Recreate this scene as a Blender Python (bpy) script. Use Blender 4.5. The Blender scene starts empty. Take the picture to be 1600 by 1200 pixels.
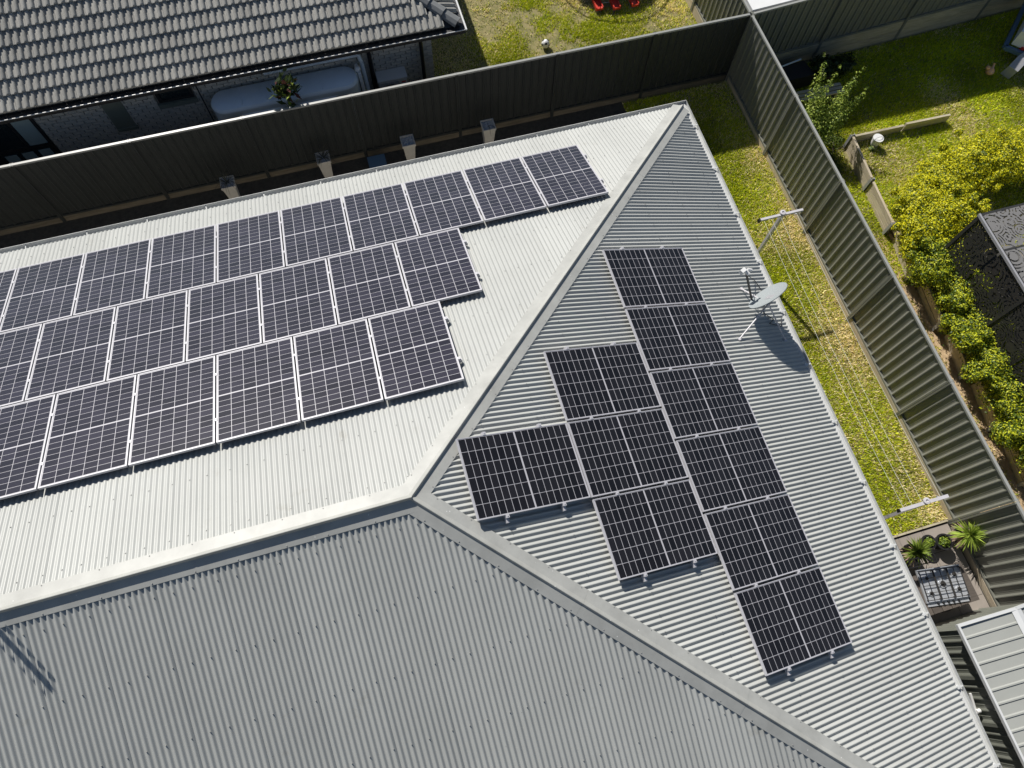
import bpy, math, random
import numpy as np
from mathutils import Matrix, Vector
random.seed(7); rng = np.random.default_rng(11)
SC = bpy.context.scene
COL = SC.collection
# ------------------------------------------------------------------ camera, world, sun, exposure
# coordinates below are measured from the ridge apex of the main roof; OFF lifts them so the lawn is at z = 0
OFF = Vector((0, 0, 5.3))
T = math.radians(20.9)
CT, ST, TT = math.cos(T), math.sin(T), math.tan(T)
W = 7.24
G = -5.3
def rotm(rx, ry, rz):
    return Matrix.Rotation(rz, 4, 'Z') @ Matrix.Rotation(ry, 4, 'Y') @ Matrix.Rotation(rx, 4, 'X')
cd = bpy.data.cameras.new('camera'); cam = bpy.data.objects.new('camera', cd); COL.objects.link(cam)
cam.matrix_world = Matrix.Translation(Vector((0.4934, -2.1709, 9.0498)) + OFF) @ rotm(0.3710, -0.0235, -0.2813)
cd.sensor_width = 36; cd.lens = 36 * 1118.47 / 1600; cd.clip_end = 800; cd.clip_start = 0.1
SC.camera = cam
SUN = Vector((0.33, -1.12, -1.0)).normalized()          # direction the light travels
world = bpy.data.worlds.new('World'); SC.world = world; world.use_nodes = True
wn = world.node_tree; bg = wn.nodes['Background']
sky = wn.nodes.new('ShaderNodeTexSky'); sky.sky_type = 'NISHITA'; sky.sun_disc = False
sky.sun_elevation = math.asin(-SUN.z); sky.sun_rotation = math.atan2(-SUN.x, -SUN.y)
sky.altitude = 50; sky.air_density = 1.0; sky.dust_density = 0.4; sky.ozone_density = 1.2
wn.links.new(sky.outputs[0], bg.inputs[0]); bg.inputs[1].default_value = 0.053
sd = bpy.data.lights.new('sun', 'SUN'); sun = bpy.data.objects.new('sun', sd); COL.objects.link(sun)
sd.energy = 5.0; sd.angle = math.radians(0.5); sd.color = (1.0, 0.955, 0.885)
sun.rotation_euler = (-SUN).to_track_quat('Z', 'Y').to_euler(); sun.location = (0, 0, 30)
SC.view_settings.view_transform = 'Standard'; SC.view_settings.look = 'None'
SC.view_settings.gamma = 1; SC.view_settings.exposure = 0.15; SC.view_settings.use_curve_mapping = False

# ------------------------------------------------------------------ materials
def mat(name, col, rough=0.5, metal=0.0, var=0.0, vscale=6.0, col2=None, bump=0.0, bscale=60.0,
        rnd=0.0, spec=0.5, coat=0.0, specks=None, attr=None, trans=0.0, stretch=(1, 1, 1), stain=None):
    m = bpy.data.materials.new(name); m.use_nodes = True
    nt = m.node_tree; N = nt.nodes; L = nt.links; b = N['Principled BSDF']
    b.inputs['Roughness'].default_value = rough; b.inputs['Metallic'].default_value = metal
    b.inputs['Specular IOR Level'].default_value = spec
    if coat: b.inputs['Coat Weight'].default_value = coat; b.inputs['Coat Roughness'].default_value = 0.12
    c = (*col, 1); b.inputs['Base Color'].default_value = c
    src = None
    if attr:
        a = N.new('ShaderNodeAttribute'); a.attribute_name = attr; src = a.outputs['Color']
    tc = N.new('ShaderNodeTexCoord'); mp = N.new('ShaderNodeMapping'); mp.inputs['Scale'].default_value = stretch
    L.new(tc.outputs['Object'], mp.inputs['Vector'])
    def mixc(fac, A, B, mode='MIX'):
        x = N.new('ShaderNodeMix'); x.data_type = 'RGBA'; x.blend_type = mode
        for s, v in ((0, fac), (6, A), (7, B)):
            if hasattr(v, 'links'): L.new(v, x.inputs[s])
            elif s == 0: x.inputs[0].default_value = v
            else: x.inputs[s].default_value = v
        return x.outputs[2]
    if var or col2:
        n = N.new('ShaderNodeTexNoise'); n.inputs['Scale'].default_value = vscale; n.inputs['Detail'].default_value = 6
        n.inputs['Roughness'].default_value = 0.65
        L.new(mp.outputs[0], n.inputs['Vector'])
        r = N.new('ShaderNodeMapRange'); r.inputs[1].default_value = 0.3; r.inputs[2].default_value = 0.7
        L.new(n.outputs['Fac'], r.inputs[0])
        c2 = (*(col2 if col2 else tuple(max(0, k * (1 - var)) for k in col)), 1)
        src = mixc(r.outputs[0], src if src else c, c2)
    if stain:                                        # stain = (colour, scale, threshold)
        n = N.new('ShaderNodeTexNoise'); n.inputs['Scale'].default_value = stain[1]; n.inputs['Detail'].default_value = 8
        n.inputs['Roughness'].default_value = 0.7
        L.new(mp.outputs[0], n.inputs['Vector'])
        r = N.new('ShaderNodeMapRange'); r.inputs[1].default_value = stain[2]; r.inputs[2].default_value = stain[2] + 0.14
        r.inputs[4].default_value = 0.75
        L.new(n.outputs['Fac'], r.inputs[0]); src = mixc(r.outputs[0], src if src else c, (*stain[0], 1))
    if specks:
        v = N.new('ShaderNodeTexVoronoi'); v.inputs['Scale'].default_value = specks[0]
        L.new(mp.outputs[0], v.inputs['Vector'])
        r = N.new('ShaderNodeMapRange'); r.inputs[1].default_value = specks[1]; r.inputs[2].default_value = specks[1] * 0.6
        L.new(v.outputs['Distance'], r.inputs[0]); src = mixc(r.outputs[0], src if src else c, (*specks[2], 1))
    if rnd:
        o = N.new('ShaderNodeObjectInfo'); r = N.new('ShaderNodeMapRange')
        r.inputs[3].default_value = 1 - rnd; r.inputs[4].default_value = 1 + rnd * 0.6
        L.new(o.outputs['Random'], r.inputs[0])
        h = N.new('ShaderNodeHueSaturation'); L.new(r.outputs[0], h.inputs['Value'])
        if src: L.new(src, h.inputs['Color'])
        else: h.inputs['Color'].default_value = c
        src = h.outputs[0]
    if src: L.new(src, b.inputs['Base Color'])
    if bump:
        n = N.new('ShaderNodeTexNoise'); n.inputs['Scale'].default_value = bscale; n.inputs['Detail'].default_value = 4
        L.new(mp.outputs[0], n.inputs['Vector'])
        bm = N.new('ShaderNodeBump'); bm.inputs['Strength'].default_value = bump; bm.inputs['Distance'].default_value = 0.01
        L.new(n.outputs['Fac'], bm.inputs['Height']); L.new(bm.outputs[0], b.inputs['Normal'])
    if trans:                                        # thin leaves let light through
        t = N.new('ShaderNodeBsdfTranslucent'); mx = N.new('ShaderNodeMixShader'); mx.inputs[0].default_value = trans
        if src: L.new(src, t.inputs['Color'])
        else: t.inputs['Color'].default_value = c
        out = N['Material Output']
        L.new(b.outputs[0], mx.inputs[1]); L.new(t.outputs[0], mx.inputs[2]); L.new(mx.outputs[0], out.inputs[0])
    return m
M = {}
M['roof'] = mat('roof_steel', (0.475, 0.485, 0.465), 0.42, 0, 0.10, 0.9, rnd=0.055, spec=0.4, specks=(3.5, 0.022, (0.16, 0.15, 0.13)), stain=((0.34, 0.33, 0.29), 1.7, 0.62), stretch=(1, 1, 1), bump=0.08, bscale=4)
M['cap'] = mat('capping_steel', (0.465, 0.47, 0.445), 0.45, 0, 0.24, 2.6, spec=0.4, specks=(6.0, 0.05, (0.8, 0.8, 0.78)), stain=((0.36, 0.36, 0.33), 4.0, 0.64))
M['gutter'] = mat('gutter_steel', (0.62, 0.63, 0.62), 0.4, 0, 0.12, 4.0, spec=0.4, stain=((0.25, 0.25, 0.22), 3.0, 0.66))
M['alu'] = mat('aluminium', (0.56, 0.555, 0.585), 0.4, 0.1, 0.1, 8)
M['backsheet'] = mat('white_backsheet', (0.50, 0.49, 0.52), 0.3, spec=0.5, coat=0.6)
M['cell'] = None
M['fence'] = mat('fence_steel', (0.205, 0.208, 0.18), 0.36, 0, 0.12, 3.0, rnd=0.05, spec=0.35, bump=0.05, bscale=20, stain=((0.17, 0.165, 0.14), 3.5, 0.6))
M['fence_shade'] = mat('fence_steel_painted_shade', (0.045, 0.049, 0.047), 0.45, 0, 0.12, 3.0, rnd=0.05, spec=0.3, bump=0.05, bscale=20)  # same steel as the other fences, the north side's shade put into the colour
M['timber_shade'] = mat('plinth_timber_painted_shade', (0.19, 0.16, 0.115), 0.85, 0, 0, 2.2, (0.10, 0.085, 0.06), bump=0.4, bscale=30, rnd=0.1, stretch=(1, 5, 8), stain=((0.35,0.28,0.15),2.5,0.62))  # plinth timber darkened in its colour for the shade along the north fence
M['fence_cap'] = mat('fence_rail_steel', (0.33, 0.335, 0.315), 0.4, 0, 0.1, 5, spec=0.5)
M['shed_roof'] = mat('shed_roof_steel', (0.36, 0.37, 0.345), 0.42, 0, 0.08, 2.5, spec=0.4, specks=(3.0, 0.03, (0.75, 0.75, 0.7)))
M['shed_wall'] = mat('shed_wall_steel', (0.20, 0.21, 0.18), 0.4, 0, 0.15, 2.0, rnd=0.08, spec=0.4)
M['white_trim'] = mat('white_trim', (0.64, 0.65, 0.65), 0.4, 0, 0.06, 3)
M['timber'] = mat('grey_timber', (0.40, 0.35, 0.26), 0.8, 0, 0, 3.0, (0.24, 0.20, 0.14), bump=0.4, bscale=30, rnd=0.12, stretch=(1, 1, 6), stain=((0.16, 0.14, 0.09), 5, 0.62))
M['timber_y'] = mat('pine_sleeper', (0.62, 0.54, 0.41), 0.8, 0, 0, 2.2, (0.42, 0.35, 0.25), bump=0.4, bscale=30, rnd=0.10, stretch=(5, 1, 8), stain=((0.15, 0.11, 0.07), 3, 0.63))
M['timber_x'] = mat('pine_sleeper_across', (0.56, 0.50, 0.37), 0.8, 0, 0, 2.2, (0.33, 0.29, 0.20), bump=0.4, bscale=30, rnd=0.10, stretch=(1, 5, 8), stain=((0.15, 0.12, 0.07), 3, 0.63))
M['deck'] = mat('dark_timber', (0.12, 0.10, 0.085), 0.75, 0, 0.35, 5, rnd=0.2, bump=0.3, bscale=30, stretch=(1, 8, 1))
M['tile'] = mat('concrete_tile', (0.43, 0.42, 0.385), 0.75, 0, 0.28, 5, rnd=0.16, bump=0.25, bscale=90, specks=(7, 0.045, (0.50, 0.48, 0.42)), stain=((0.12, 0.12, 0.11), 6, 0.62))
M['hip_tile'] = mat('hip_tile_concrete', (0.18, 0.19, 0.195), 0.7, 0, 0.25, 6, rnd=0.12, bump=0.2, bscale=90)
M['brick'] = mat('cream_brick', (0.62, 0.59, 0.53), 0.85, 0, 0.2, 8, rnd=0.10, bump=0.35, bscale=80)
M['mortar'] = mat('mortar', (0.30, 0.285, 0.26), 0.9, 0, 0.15, 10)
M['dark'] = mat('dark_frame', (0.035, 0.035, 0.035), 0.5)
M['black'] = mat('black_plastic', (0.018, 0.018, 0.02), 0.45)
M['glass'] = mat('window_glass', (0.03, 0.04, 0.045), 0.06, 0, spec=0.8, coat=0.6)
M['blind'] = mat('window_blind', (0.4, 0.5, 0.5), 0.6)
M['olive'] = mat('olive_door', (0.22, 0.24, 0.20), 0.5, 0, 0.1, 3)
M['tank'] = mat('tank_sky_blue_tint', (0.80, 0.88, 0.95), 0.5, 0, 0.10, 2.5, bump=0.1, bscale=200, stain=((0.45, 0.46, 0.44), 2.5, 0.66))  # pale grey tank; blue and brightness of the sky light are in the colour
M['white'] = mat('white_paint', (0.78, 0.78, 0.77), 0.4, 0, 0.08, 5, stain=((0.5, 0.48, 0.43), 5, 0.66))
M['grey_metal'] = mat('grey_metal', (0.42, 0.42, 0.44), 0.4, 0.2, 0.1, 8)
M['line'] = mat('clothes_line', (0.70, 0.72, 0.66), 0.5)
M['post'] = mat('clothesline_paint', (0.60, 0.58, 0.60), 0.4, 0, 0.12, 6)
M['dish'] = mat('dish_grey', (0.33, 0.36, 0.37), 0.45, 0, 0.07, 3)
M['steel'] = mat('stainless_steel', (0.52, 0.54, 0.57), 0.35, 0.35, 0.1, 12, stain=((0.35, 0.33, 0.30), 12, 0.6))
M['iron'] = mat('cast_iron', (0.03, 0.028, 0.026), 0.6)
M['soil'] = mat('bare_soil', (0.50, 0.40, 0.27), 0.95, 0, 0, 9, (0.28, 0.24, 0.13), bump=0.8, bscale=70)
M['lawn_base'] = mat('lawn_soil', (0.34, 0.28, 0.14), 0.95, 0, 0, 5, (0.12, 0.13, 0.03), bump=0.8, bscale=60)
M['mulch'] = mat('bark_mulch', (0.36, 0.25, 0.14), 0.95, 0, 0, 14, (0.62, 0.46, 0.28), bump=1.0, bscale=60)
M['gravel'] = mat('dark_path', (0.07, 0.065, 0.055), 0.95, 0, 0, 12, (0.035, 0.035, 0.03), bump=0.9, bscale=70)
M['paver'] = mat('paver_concrete', (0.34, 0.30, 0.265), 0.8, 0, 0.18, 3, rnd=0.07, bump=0.15, bscale=100, stain=((0.2, 0.17, 0.14), 3, 0.64))
M['planter'] = mat('planter_concrete', (0.52, 0.50, 0.46), 0.7, 0, 0.2, 5, stain=((0.3, 0.28, 0.24), 6, 0.6))
M['pebble'] = mat('blue_pebbles', (0.20, 0.23, 0.28), 0.6, 0, 0, 60, (0.5, 0.52, 0.55))
M['red'] = mat('red_plastic', (0.65, 0.05, 0.03), 0.4, 0, 0.15, 6)
M['yellow'] = mat('orange_plastic', (0.75, 0.38, 0.07), 0.4, 0, 0, 14, (0.8, 0.5, 0.4))
M['bluef'] = mat('blue_paint', (0.08, 0.15, 0.24), 0.4)
M['grass'] = mat('grass_blades', (0.2, 0.25, 0.05), 0.6, attr='Col', trans=0.25, spec=0.25)
M['leaf'] = mat('leaves', (0.1, 0.15, 0.03), 0.5, attr='Col', trans=0.28, spec=0.35)
M['trunk'] = mat('bark', (0.16, 0.12, 0.085), 0.9, 0, 0.4, 10, bump=0.6, bscale=40)
M['sil'] = mat('screw_head', (0.30, 0.30, 0.29), 0.4, 0.2)

def cell_mat(ca, cb_):
    m = bpy.data.materials.new('solar_cell'); m.use_nodes = True
    nt = m.node_tree; N = nt.nodes; L = nt.links; b = N['Principled BSDF']
    b.inputs['Roughness'].default_value = 0.16; b.inputs['Specular IOR Level'].default_value = 0.45
    b.inputs['Coat Weight'].default_value = 0.3; b.inputs['Coat Roughness'].default_value = 0.05
    tc = N.new('ShaderNodeTexCoord'); w = N.new('ShaderNodeTexWave'); w.wave_type = 'BANDS'; w.bands_direction = 'Y'
    w.inputs['Scale'].default_value = 20; w.inputs['Distortion'].default_value = 0
    L.new(tc.outputs['Object'], w.inputs[0])
    r = N.new('ShaderNodeMapRange'); r.inputs[1].default_value = 0.88; r.inputs[2].default_value = 1.0; L.new(w.outputs['Fac'], r.inputs[0])
    x = N.new('ShaderNodeMix'); x.data_type = 'RGBA'; L.new(r.outputs[0], x.inputs[0])
    x.inputs[6].default_value = (*ca, 1); x.inputs[7].default_value = (*cb_, 1)
    o = N.new('ShaderNodeObjectInfo'); rr = N.new('ShaderNodeMapRange'); rr.inputs[3].default_value = 0.7; rr.inputs[4].default_value = 1.35
    L.new(o.outputs['Random'], rr.inputs[0])
    h = N.new('ShaderNodeHueSaturation'); L.new(rr.outputs[0], h.inputs['Value']); L.new(x.outputs[2], h.inputs['Color'])
    L.new(h.outputs[0], b.inputs['Base Color'])
    return m
M['cellE'] = cell_mat((0.011, 0.0105, 0.012), (0.026, 0.025, 0.028)); M['cellN_sky_sheen'] = cell_mat((0.020, 0.018, 0.027), (0.075, 0.07, 0.09))  # same panels on both faces; north cells carry the sky's sheen as colour

def screen_mat():
    # powder coated sheet with laser cut arcs: the dark dashes are real holes
    m = bpy.data.materials.new('laser_cut_screen'); m.use_nodes = True
    nt = m.node_tree; N = nt.nodes; L = nt.links; b = N['Principled BSDF']; out = N['Material Output']
    b.inputs['Base Color'].default_value = (0.20, 0.195, 0.19, 1); b.inputs['Roughness'].default_value = 0.4
    tc = N.new('ShaderNodeTexCoord')
    v = N.new('ShaderNodeTexVoronoi'); v.inputs['Scale'].default_value = 2.4; v.inputs['Randomness'].default_value = 0.8
    L.new(tc.outputs['Object'], v.inputs['Vector'])
    m1 = N.new('ShaderNodeMath'); m1.operation = 'MULTIPLY'; m1.inputs[1].default_value = 46; L.new(v.outputs['Distance'], m1.inputs[0])
    s = N.new('ShaderNodeMath'); s.operation = 'SINE'; L.new(m1.outputs[0], s.inputs[0])
    n = N.new('ShaderNodeTexNoise'); n.inputs['Scale'].default_value = 16; L.new(tc.outputs['Object'], n.inputs['Vector'])
    g1 = N.new('ShaderNodeMath'); g1.operation = 'GREATER_THAN'; g1.inputs[1].default_value = 0.25; L.new(s.outputs[0], g1.inputs[0])
    g2 = N.new('ShaderNodeMath'); g2.operation = 'GREATER_THAN'; g2.inputs[1].default_value = 0.45; L.new(n.outputs['Fac'], g2.inputs[0])
    mu = N.new('ShaderNodeMath'); mu.operation = 'MULTIPLY'; L.new(g1.outputs[0], mu.inputs[0]); L.new(g2.outputs[0], mu.inputs[1])
    t = N.new('ShaderNodeBsdfTransparent'); mx = N.new('ShaderNodeMixShader')
    L.new(mu.outputs[0], mx.inputs[0]); L.new(b.outputs[0], mx.inputs[1]); L.new(t.outputs[0], mx.inputs[2]); L.new(mx.outputs[0], out.inputs[0])
    return m
M['screen'] = screen_mat()
M['screen_shade'] = M['screen'].copy(); M['screen_shade'].name = 'laser_cut_screen_painted_shade'; M['screen_shade'].node_tree.nodes['Principled BSDF'].inputs['Base Color'].default_value = (0.035, 0.034, 0.034, 1)  # copy of the roof screen with the wall's shade painted into its colour

# ------------------------------------------------------------------ mesh helpers
WM = {}                                                # world matrices of everything that can be a parent
class MB:
    def __init__(s): s.v = []; s.f = []
    def add(s, vs, fs):
        k = len(s.v); s.v += [tuple(p) for p in vs]; s.f += [tuple(i + k for i in f) for f in fs]; return s
    def box(s, x0, x1, y0, y1, z0, z1):
        return s.add([(x0,y0,z0),(x1,y0,z0),(x1,y1,z0),(x0,y1,z0),(x0,y0,z1),(x1,y0,z1),(x1,y1,z1),(x0,y1,z1)],
                     [(0,3,2,1),(4,5,6,7),(0,1,5,4),(1,2,6,5),(2,3,7,6),(3,0,4,7)])
    def taper(s, cx, cy, z0, z1, a0, a1):              # square frustum
        return s.add([(cx-a0,cy-a0,z0),(cx+a0,cy-a0,z0),(cx+a0,cy+a0,z0),(cx-a0,cy+a0,z0),(cx-a1,cy-a1,z1),(cx+a1,cy-a1,z1),(cx+a1,cy+a1,z1),(cx-a1,cy+a1,z1)],
                     [(0,3,2,1),(4,5,6,7),(0,1,5,4),(1,2,6,5),(2,3,7,6),(3,0,4,7)])
    def bar(s, p, q, w, h, up=(0,0,1)):                # rectangular bar from p to q
        p = Vector(p); q = Vector(q); d = (q-p).normalized(); up = Vector(up)
        if abs(d.dot(up)) > 0.98: up = Vector((0,1,0))
        a = d.cross(up).normalized() * (w/2); b = a.cross(d).normalized() * (h/2)
        vs = [p-a-b, p+a-b, p+a+b, p-a+b, q-a-b, q+a-b, q+a+b, q-a+b]
        return s.add(vs, [(0,1,2,3),(7,6,5,4),(4,5,1,0),(5,6,2,1),(6,7,3,2),(7,4,0,3)])
    def tube(s, p, q, r, n=8, r2=None, caps=True):
        p = Vector(p); q = Vector(q); d = (q-p).normalized(); up = Vector((0,0,1)) if abs(d.z) < 0.95 else Vector((1,0,0))
        a = d.cross(up).normalized(); b = a.cross(d); r2 = r if r2 is None else r2
        vs = [p + (a*math.cos(t)+b*math.sin(t))*r for t in [2*math.pi*i/n for i in range(n)]]
        vs += [q + (a*math.cos(t)+b*math.sin(t))*r2 for t in [2*math.pi*i/n for i in range(n)]]
        fs = [(i, (i+1)%n, n+(i+1)%n, n+i) for i in range(n)]
        if caps: fs += [tuple(range(n))[::-1], tuple(range(n, 2*n))]
        return s.add(vs, fs)
    def path(s, pts, r, n=6):
        for a, b in zip(pts, pts[1:]): s.tube(a, b, r, n)
        return s
    def ring(s, c, R, r, n=40, m=6, z=0):
        vs = []
        for i in range(n):
            a = 2*math.pi*i/n
            for j in range(m):
                b = 2*math.pi*j/m; k = R + r*math.cos(b)
                vs.append((c[0]+k*math.cos(a), c[1]+k*math.sin(a), c[2]+r*math.sin(b)))
        return s.add(vs, [(i*m+j, ((i+1)%n)*m+j, ((i+1)%n)*m+(j+1)%m, i*m+(j+1)%m) for i in range(n) for j in range(m)])
    def lathe(s, c, prof, n=20, close=True):
        k = len(prof); vs = []
        for i in range(n):
            a = 2*math.pi*i/n; vs += [(c[0]+r*math.cos(a), c[1]+r*math.sin(a), c[2]+z) for r, z in prof]
        return s.add(vs, [(i*k+j, ((i+1)%n)*k+j, ((i+1)%n)*k+j+1, i*k+j+1) for i in range(n) for j in range(k-1)])
    def prism(s, poly, z0, z1):
        n = len(poly)
        return s.add([(x,y,z0) for x,y in poly]+[(x,y,z1) for x,y in poly],
                     [tuple(range(n))[::-1], tuple(range(n,2*n))]+[(i,(i+1)%n,n+(i+1)%n,n+i) for i in range(n)])
    def ball(s, c, r, n=12, sz=1.0):
        return s.lathe(c, [(max(0.001, r*math.sin(math.pi*j/8)), -r*sz*math.cos(math.pi*j/8)) for j in range(9)], n)
    def mesh(s, name, m, smooth=False):
        me = bpy.data.meshes.new(name); me.from_pydata(s.v, [], s.f); me.materials.append(m)
        if smooth: me.shade_smooth() if smooth is True else me.shade_smooth()
        me.update(); return me
def auto(o, ang=40):
    me = o.data; me.shade_smooth(); me.set_sharp_from_angle(angle=math.radians(ang))
def tag(o, label=None, cat=None, group=None, kind=None):
    for k, v in (('label', label), ('category', cat), ('group', group), ('kind', kind)):
        if v: o[k] = v
    return o
def thing(name, loc, label, cat, group=None, mw=None):
    o = bpy.data.objects.new(name, None); COL.objects.link(o); o.empty_display_size = 0.1
    mw = mw if mw is not None else Matrix.Translation(Vector(loc) + OFF)
    o.matrix_world = mw; WM[o] = mw.copy(); return tag(o, label, cat, group)
def build(name, mb, m, parent=None, smooth=False, kind=None):
    if parent is not None:
        inv = WM[parent].inverted(); mb.v = [tuple(inv @ (Vector(p) + OFF)) for p in mb.v]
        o = bpy.data.objects.new(name, mb.mesh(name, m)); COL.objects.link(o); o.parent = parent; WM[o] = WM[parent]
    else:
        xs = [p[0] for p in mb.v]; ys = [p[1] for p in mb.v]; zs = [p[2] for p in mb.v]
        c = Vector(((min(xs)+max(xs))/2, (min(ys)+max(ys))/2, min(zs)))
        mb.v = [tuple(Vector(p) - c) for p in mb.v]
        o = bpy.data.objects.new(name, mb.mesh(name, m)); COL.objects.link(o); o.location = c + OFF
        WM[o] = Matrix.Translation(c + OFF)
    if smooth: auto(o)
    if kind: o['kind'] = kind
    return o
def inst(name, me, parent, local):                     # copy sharing mesh data, placed in its parent's frame
    o = bpy.data.objects.new(name, me); COL.objects.link(o); o.parent = parent; o.matrix_local = local
    WM[o] = WM[parent] @ local; return o
def box(name, m, parent, *b, kind=None): return build(name, MB().box(*b), m, parent, kind=kind)

def vnoise(x, y, s, seed=0):                           # smooth value noise in 0..1
    r = np.random.default_rng(seed).random((64, 64)); x = np.asarray(x)*s + 17.3; y = np.asarray(y)*s + 9.1
    xi = np.floor(x).astype(int); yi = np.floor(y).astype(int); fx = x-xi; fy = y-yi
    fx = fx*fx*(3-2*fx); fy = fy*fy*(3-2*fy)
    g = lambda a, b: r[a % 64, b % 64]
    return (g(xi,yi)*(1-fx)+g(xi+1,yi)*fx)*(1-fy) + (g(xi,yi+1)*(1-fx)+g(xi+1,yi+1)*fx)*fy
def raw_mesh(name, V, nper, cols, m):                  # many separate triangles / quads with a colour each
    n = len(V)//nper; me = bpy.data.meshes.new(name)
    me.vertices.add(len(V)); me.vertices.foreach_set('co', np.asarray(V, np.float32).ravel())
    me.loops.add(len(V)); me.loops.foreach_set('vertex_index', np.arange(len(V), dtype=np.int32))
    me.polygons.add(n); me.polygons.foreach_set('loop_start', np.arange(0, len(V), nper, dtype=np.int32))
    me.update(calc_edges=True); me.materials.append(m)
    a = me.color_attributes.new('Col', 'FLOAT_COLOR', 'POINT')
    c = np.repeat(np.c_[cols, np.ones(len(cols))], nper, axis=0).astype(np.float32); a.data.foreach_set('color', c.ravel())
    return me

# ------------------------------------------------------------------ ground and lawns (setting)
def ground_z(x, y):                                    # height of the yard surface, relative to the ridge apex
    x = np.asarray(x, float); y = np.asarray(y, float)
    bed = (y < 6.93) & (x > 12.13)
    return np.where(bed, -5.12+0.012*(x-12), G + np.clip(0.05*(x-11.9), 0, 0.6))
def sheet(name, x0, x1, y0, y1, z, m):
    o = box(name, m, None, x0, x1, y0, y1, z-0.03, z); o['kind'] = 'structure'; return o
o = build('ground', MB().add([(-200,-200,G-0.05),(200,-200,G-0.05),(200,200,G-0.05),(-200,200,G-0.05)], [(0,1,2,3)]), M['soil']); o['kind'] = 'structure'
sheet('side_lawn', 6.4, 10.09, -2.13, 9.78, G, M['lawn_base'])
sheet('north_lawn', 2.62, 16, 9.82, 26, G-0.002, M['lawn_base'])
sheet('side_path', -12, 7.2, 6.9, 9.78, G+0.004, M['gravel'])
sheet('neighbour_path', -12, 2.6, 9.84, 11.06, G+0.002, M['gravel'])
sheet('house_slab', -12, 6.39, -7.5, 6.89, G+0.001, M['gravel'])
mb = MB()                                              # neighbour's sloping lawn beyond the east fence
xs = [10.12, 11.9, 13, 15, 17, 19, 21, 26]
for a, b in zip(xs, xs[1:]):
    za, zb = float(ground_z(a, 8)), float(ground_z(b, 8))
    mb.add([(a,6.9,za),(b,6.9,zb),(b,9.78,zb),(a,9.78,za)], [(0,1,2,3)])
    if b <= 11.95: mb.add([(a,-9,za),(12.13 if b > 11 else b,-9,zb),(12.13 if b > 11 else b,6.9,zb),(a,6.9,za)], [(0,1,2,3)])
build('east_lawn', mb, M['lawn_base'])['kind'] = 'structure'
mb = MB(); mb.add([(12.13,-9,-5.12),(26,-9,-4.95),(26,6.93,-4.95),(12.13,6.93,-5.12)], [(0,1,2,3)]); mb.add([(12.13,-9,-5.35),(12.13,-9,-5.12),(12.13,6.93,-5.12),(12.13,6.93,-5.35)], [(0,1,2,3)])
build('terrace_lawn', mb, M['soil'])['kind'] = 'structure'

def grass(name, x0, x1, y0, y1, dens, straw_fn, keep=None, gz=None, hmin=0.03, hmax=0.07):
    n = int((x1-x0)*(y1-y0)*dens); x = rng.uniform(x0, x1, n); y = rng.uniform(y0, y1, n)
    cl = vnoise(x, y, 2.2, 3)*0.5 + vnoise(x, y, 7, 4)*0.5
    k = rng.random(n) < np.clip(0.35+cl*1.1, 0.1, 1)
    if keep is not None:
        q = keep(x, y); k &= (q if q.dtype == bool else rng.random(n) < q)
    x = x[k]; y = y[k]; n = len(x); z = gz(x, y) if gz else np.full(n, G)
    a = rng.uniform(0, 2*np.pi, n); h = rng.uniform(hmin, hmax, n); w = rng.uniform(0.007, 0.015, n)
    lean = rng.uniform(0.2, 1.0, n); la = rng.uniform(0, 2*np.pi, n)
    V = np.empty((n, 3, 3)); dx = np.cos(a)*w; dy = np.sin(a)*w
    V[:,0] = np.c_[x-dx, y-dy, z]; V[:,1] = np.c_[x+dx, y+dy, z]
    V[:,2] = np.c_[x+np.cos(la)*h*lean, y+np.sin(la)*h*lean, z+h]
    s = straw_fn(x, y); r = rng.random(n); st = r < s
    g = rng.uniform(0.6, 1.3, n)[:,None]*(np.array([0.34, 0.47, 0.03]) + rng.random(n)[:,None]*np.array([0.42, 0.28, 0.0]))
    g *= (0.75+0.5*vnoise(x, y, 1.1, 8))[:,None]
    sc = rng.uniform(0.7, 1.25, n)[:,None]*np.array([0.98, 0.86, 0.52])
    c = np.where(st[:,None], sc, g)
    me = raw_mesh(name, V.reshape(-1,3)+np.array(OFF), 3, c, M['grass']); o = bpy.data.objects.new(name, me); COL.objects.link(o)
    return o
g = grass('lawn_grass', 6.9, 10.08, -2.1, 9.7, 5200, lambda x, y: np.clip(0.15+0.60*np.clip((x-8.9)/1.0,0,1)*(0.25+vnoise(x,y,1.5,6))+0.5*(vnoise(x,y,1.2,5)-0.55), 0.05, 0.9), keep=lambda x, y: ~((x < 7.22) & (y > 6.88)))
tag(g, 'short patchy lawn grass between the house and the dark fence', 'grass', kind='stuff')
g = grass('lawn_grass', 2.7, 11.8, 9.9, 14.6, 5200, lambda x, y: np.clip(0.12+1.5*(vnoise(x,y,0.8,15)-0.45), 0.02, 0.85), keep=lambda x, y: np.clip(5.0*(0.5*vnoise(x,y,0.75,21)+0.3*vnoise(x,y,2.1,2)+0.2*vnoise(x,y,6.3,12)-0.36),0.06,1.0))
tag(g, 'yellow green weedy grass with bare soil behind the north fence', 'grass', kind='stuff')
g = grass('lawn_grass', 10.2, 19.0, 3.0, 9.7, 4300, lambda x, y: np.clip(0.12+0.9*(vnoise(x,y,0.9,25)-0.5), 0.03, 0.7), keep=lambda x, y: ((x>12.2)|(y>7.0)|((x<12.02)&(rng.random(len(x))<0.8)))&~((y>6.9)&(y<7.0)&(x>12.2)&(x<14.8)), gz=ground_z)
tag(g, 'bright green grass on the neighbouring yard around the timber retaining wall', 'grass', kind='stuff')
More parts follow.
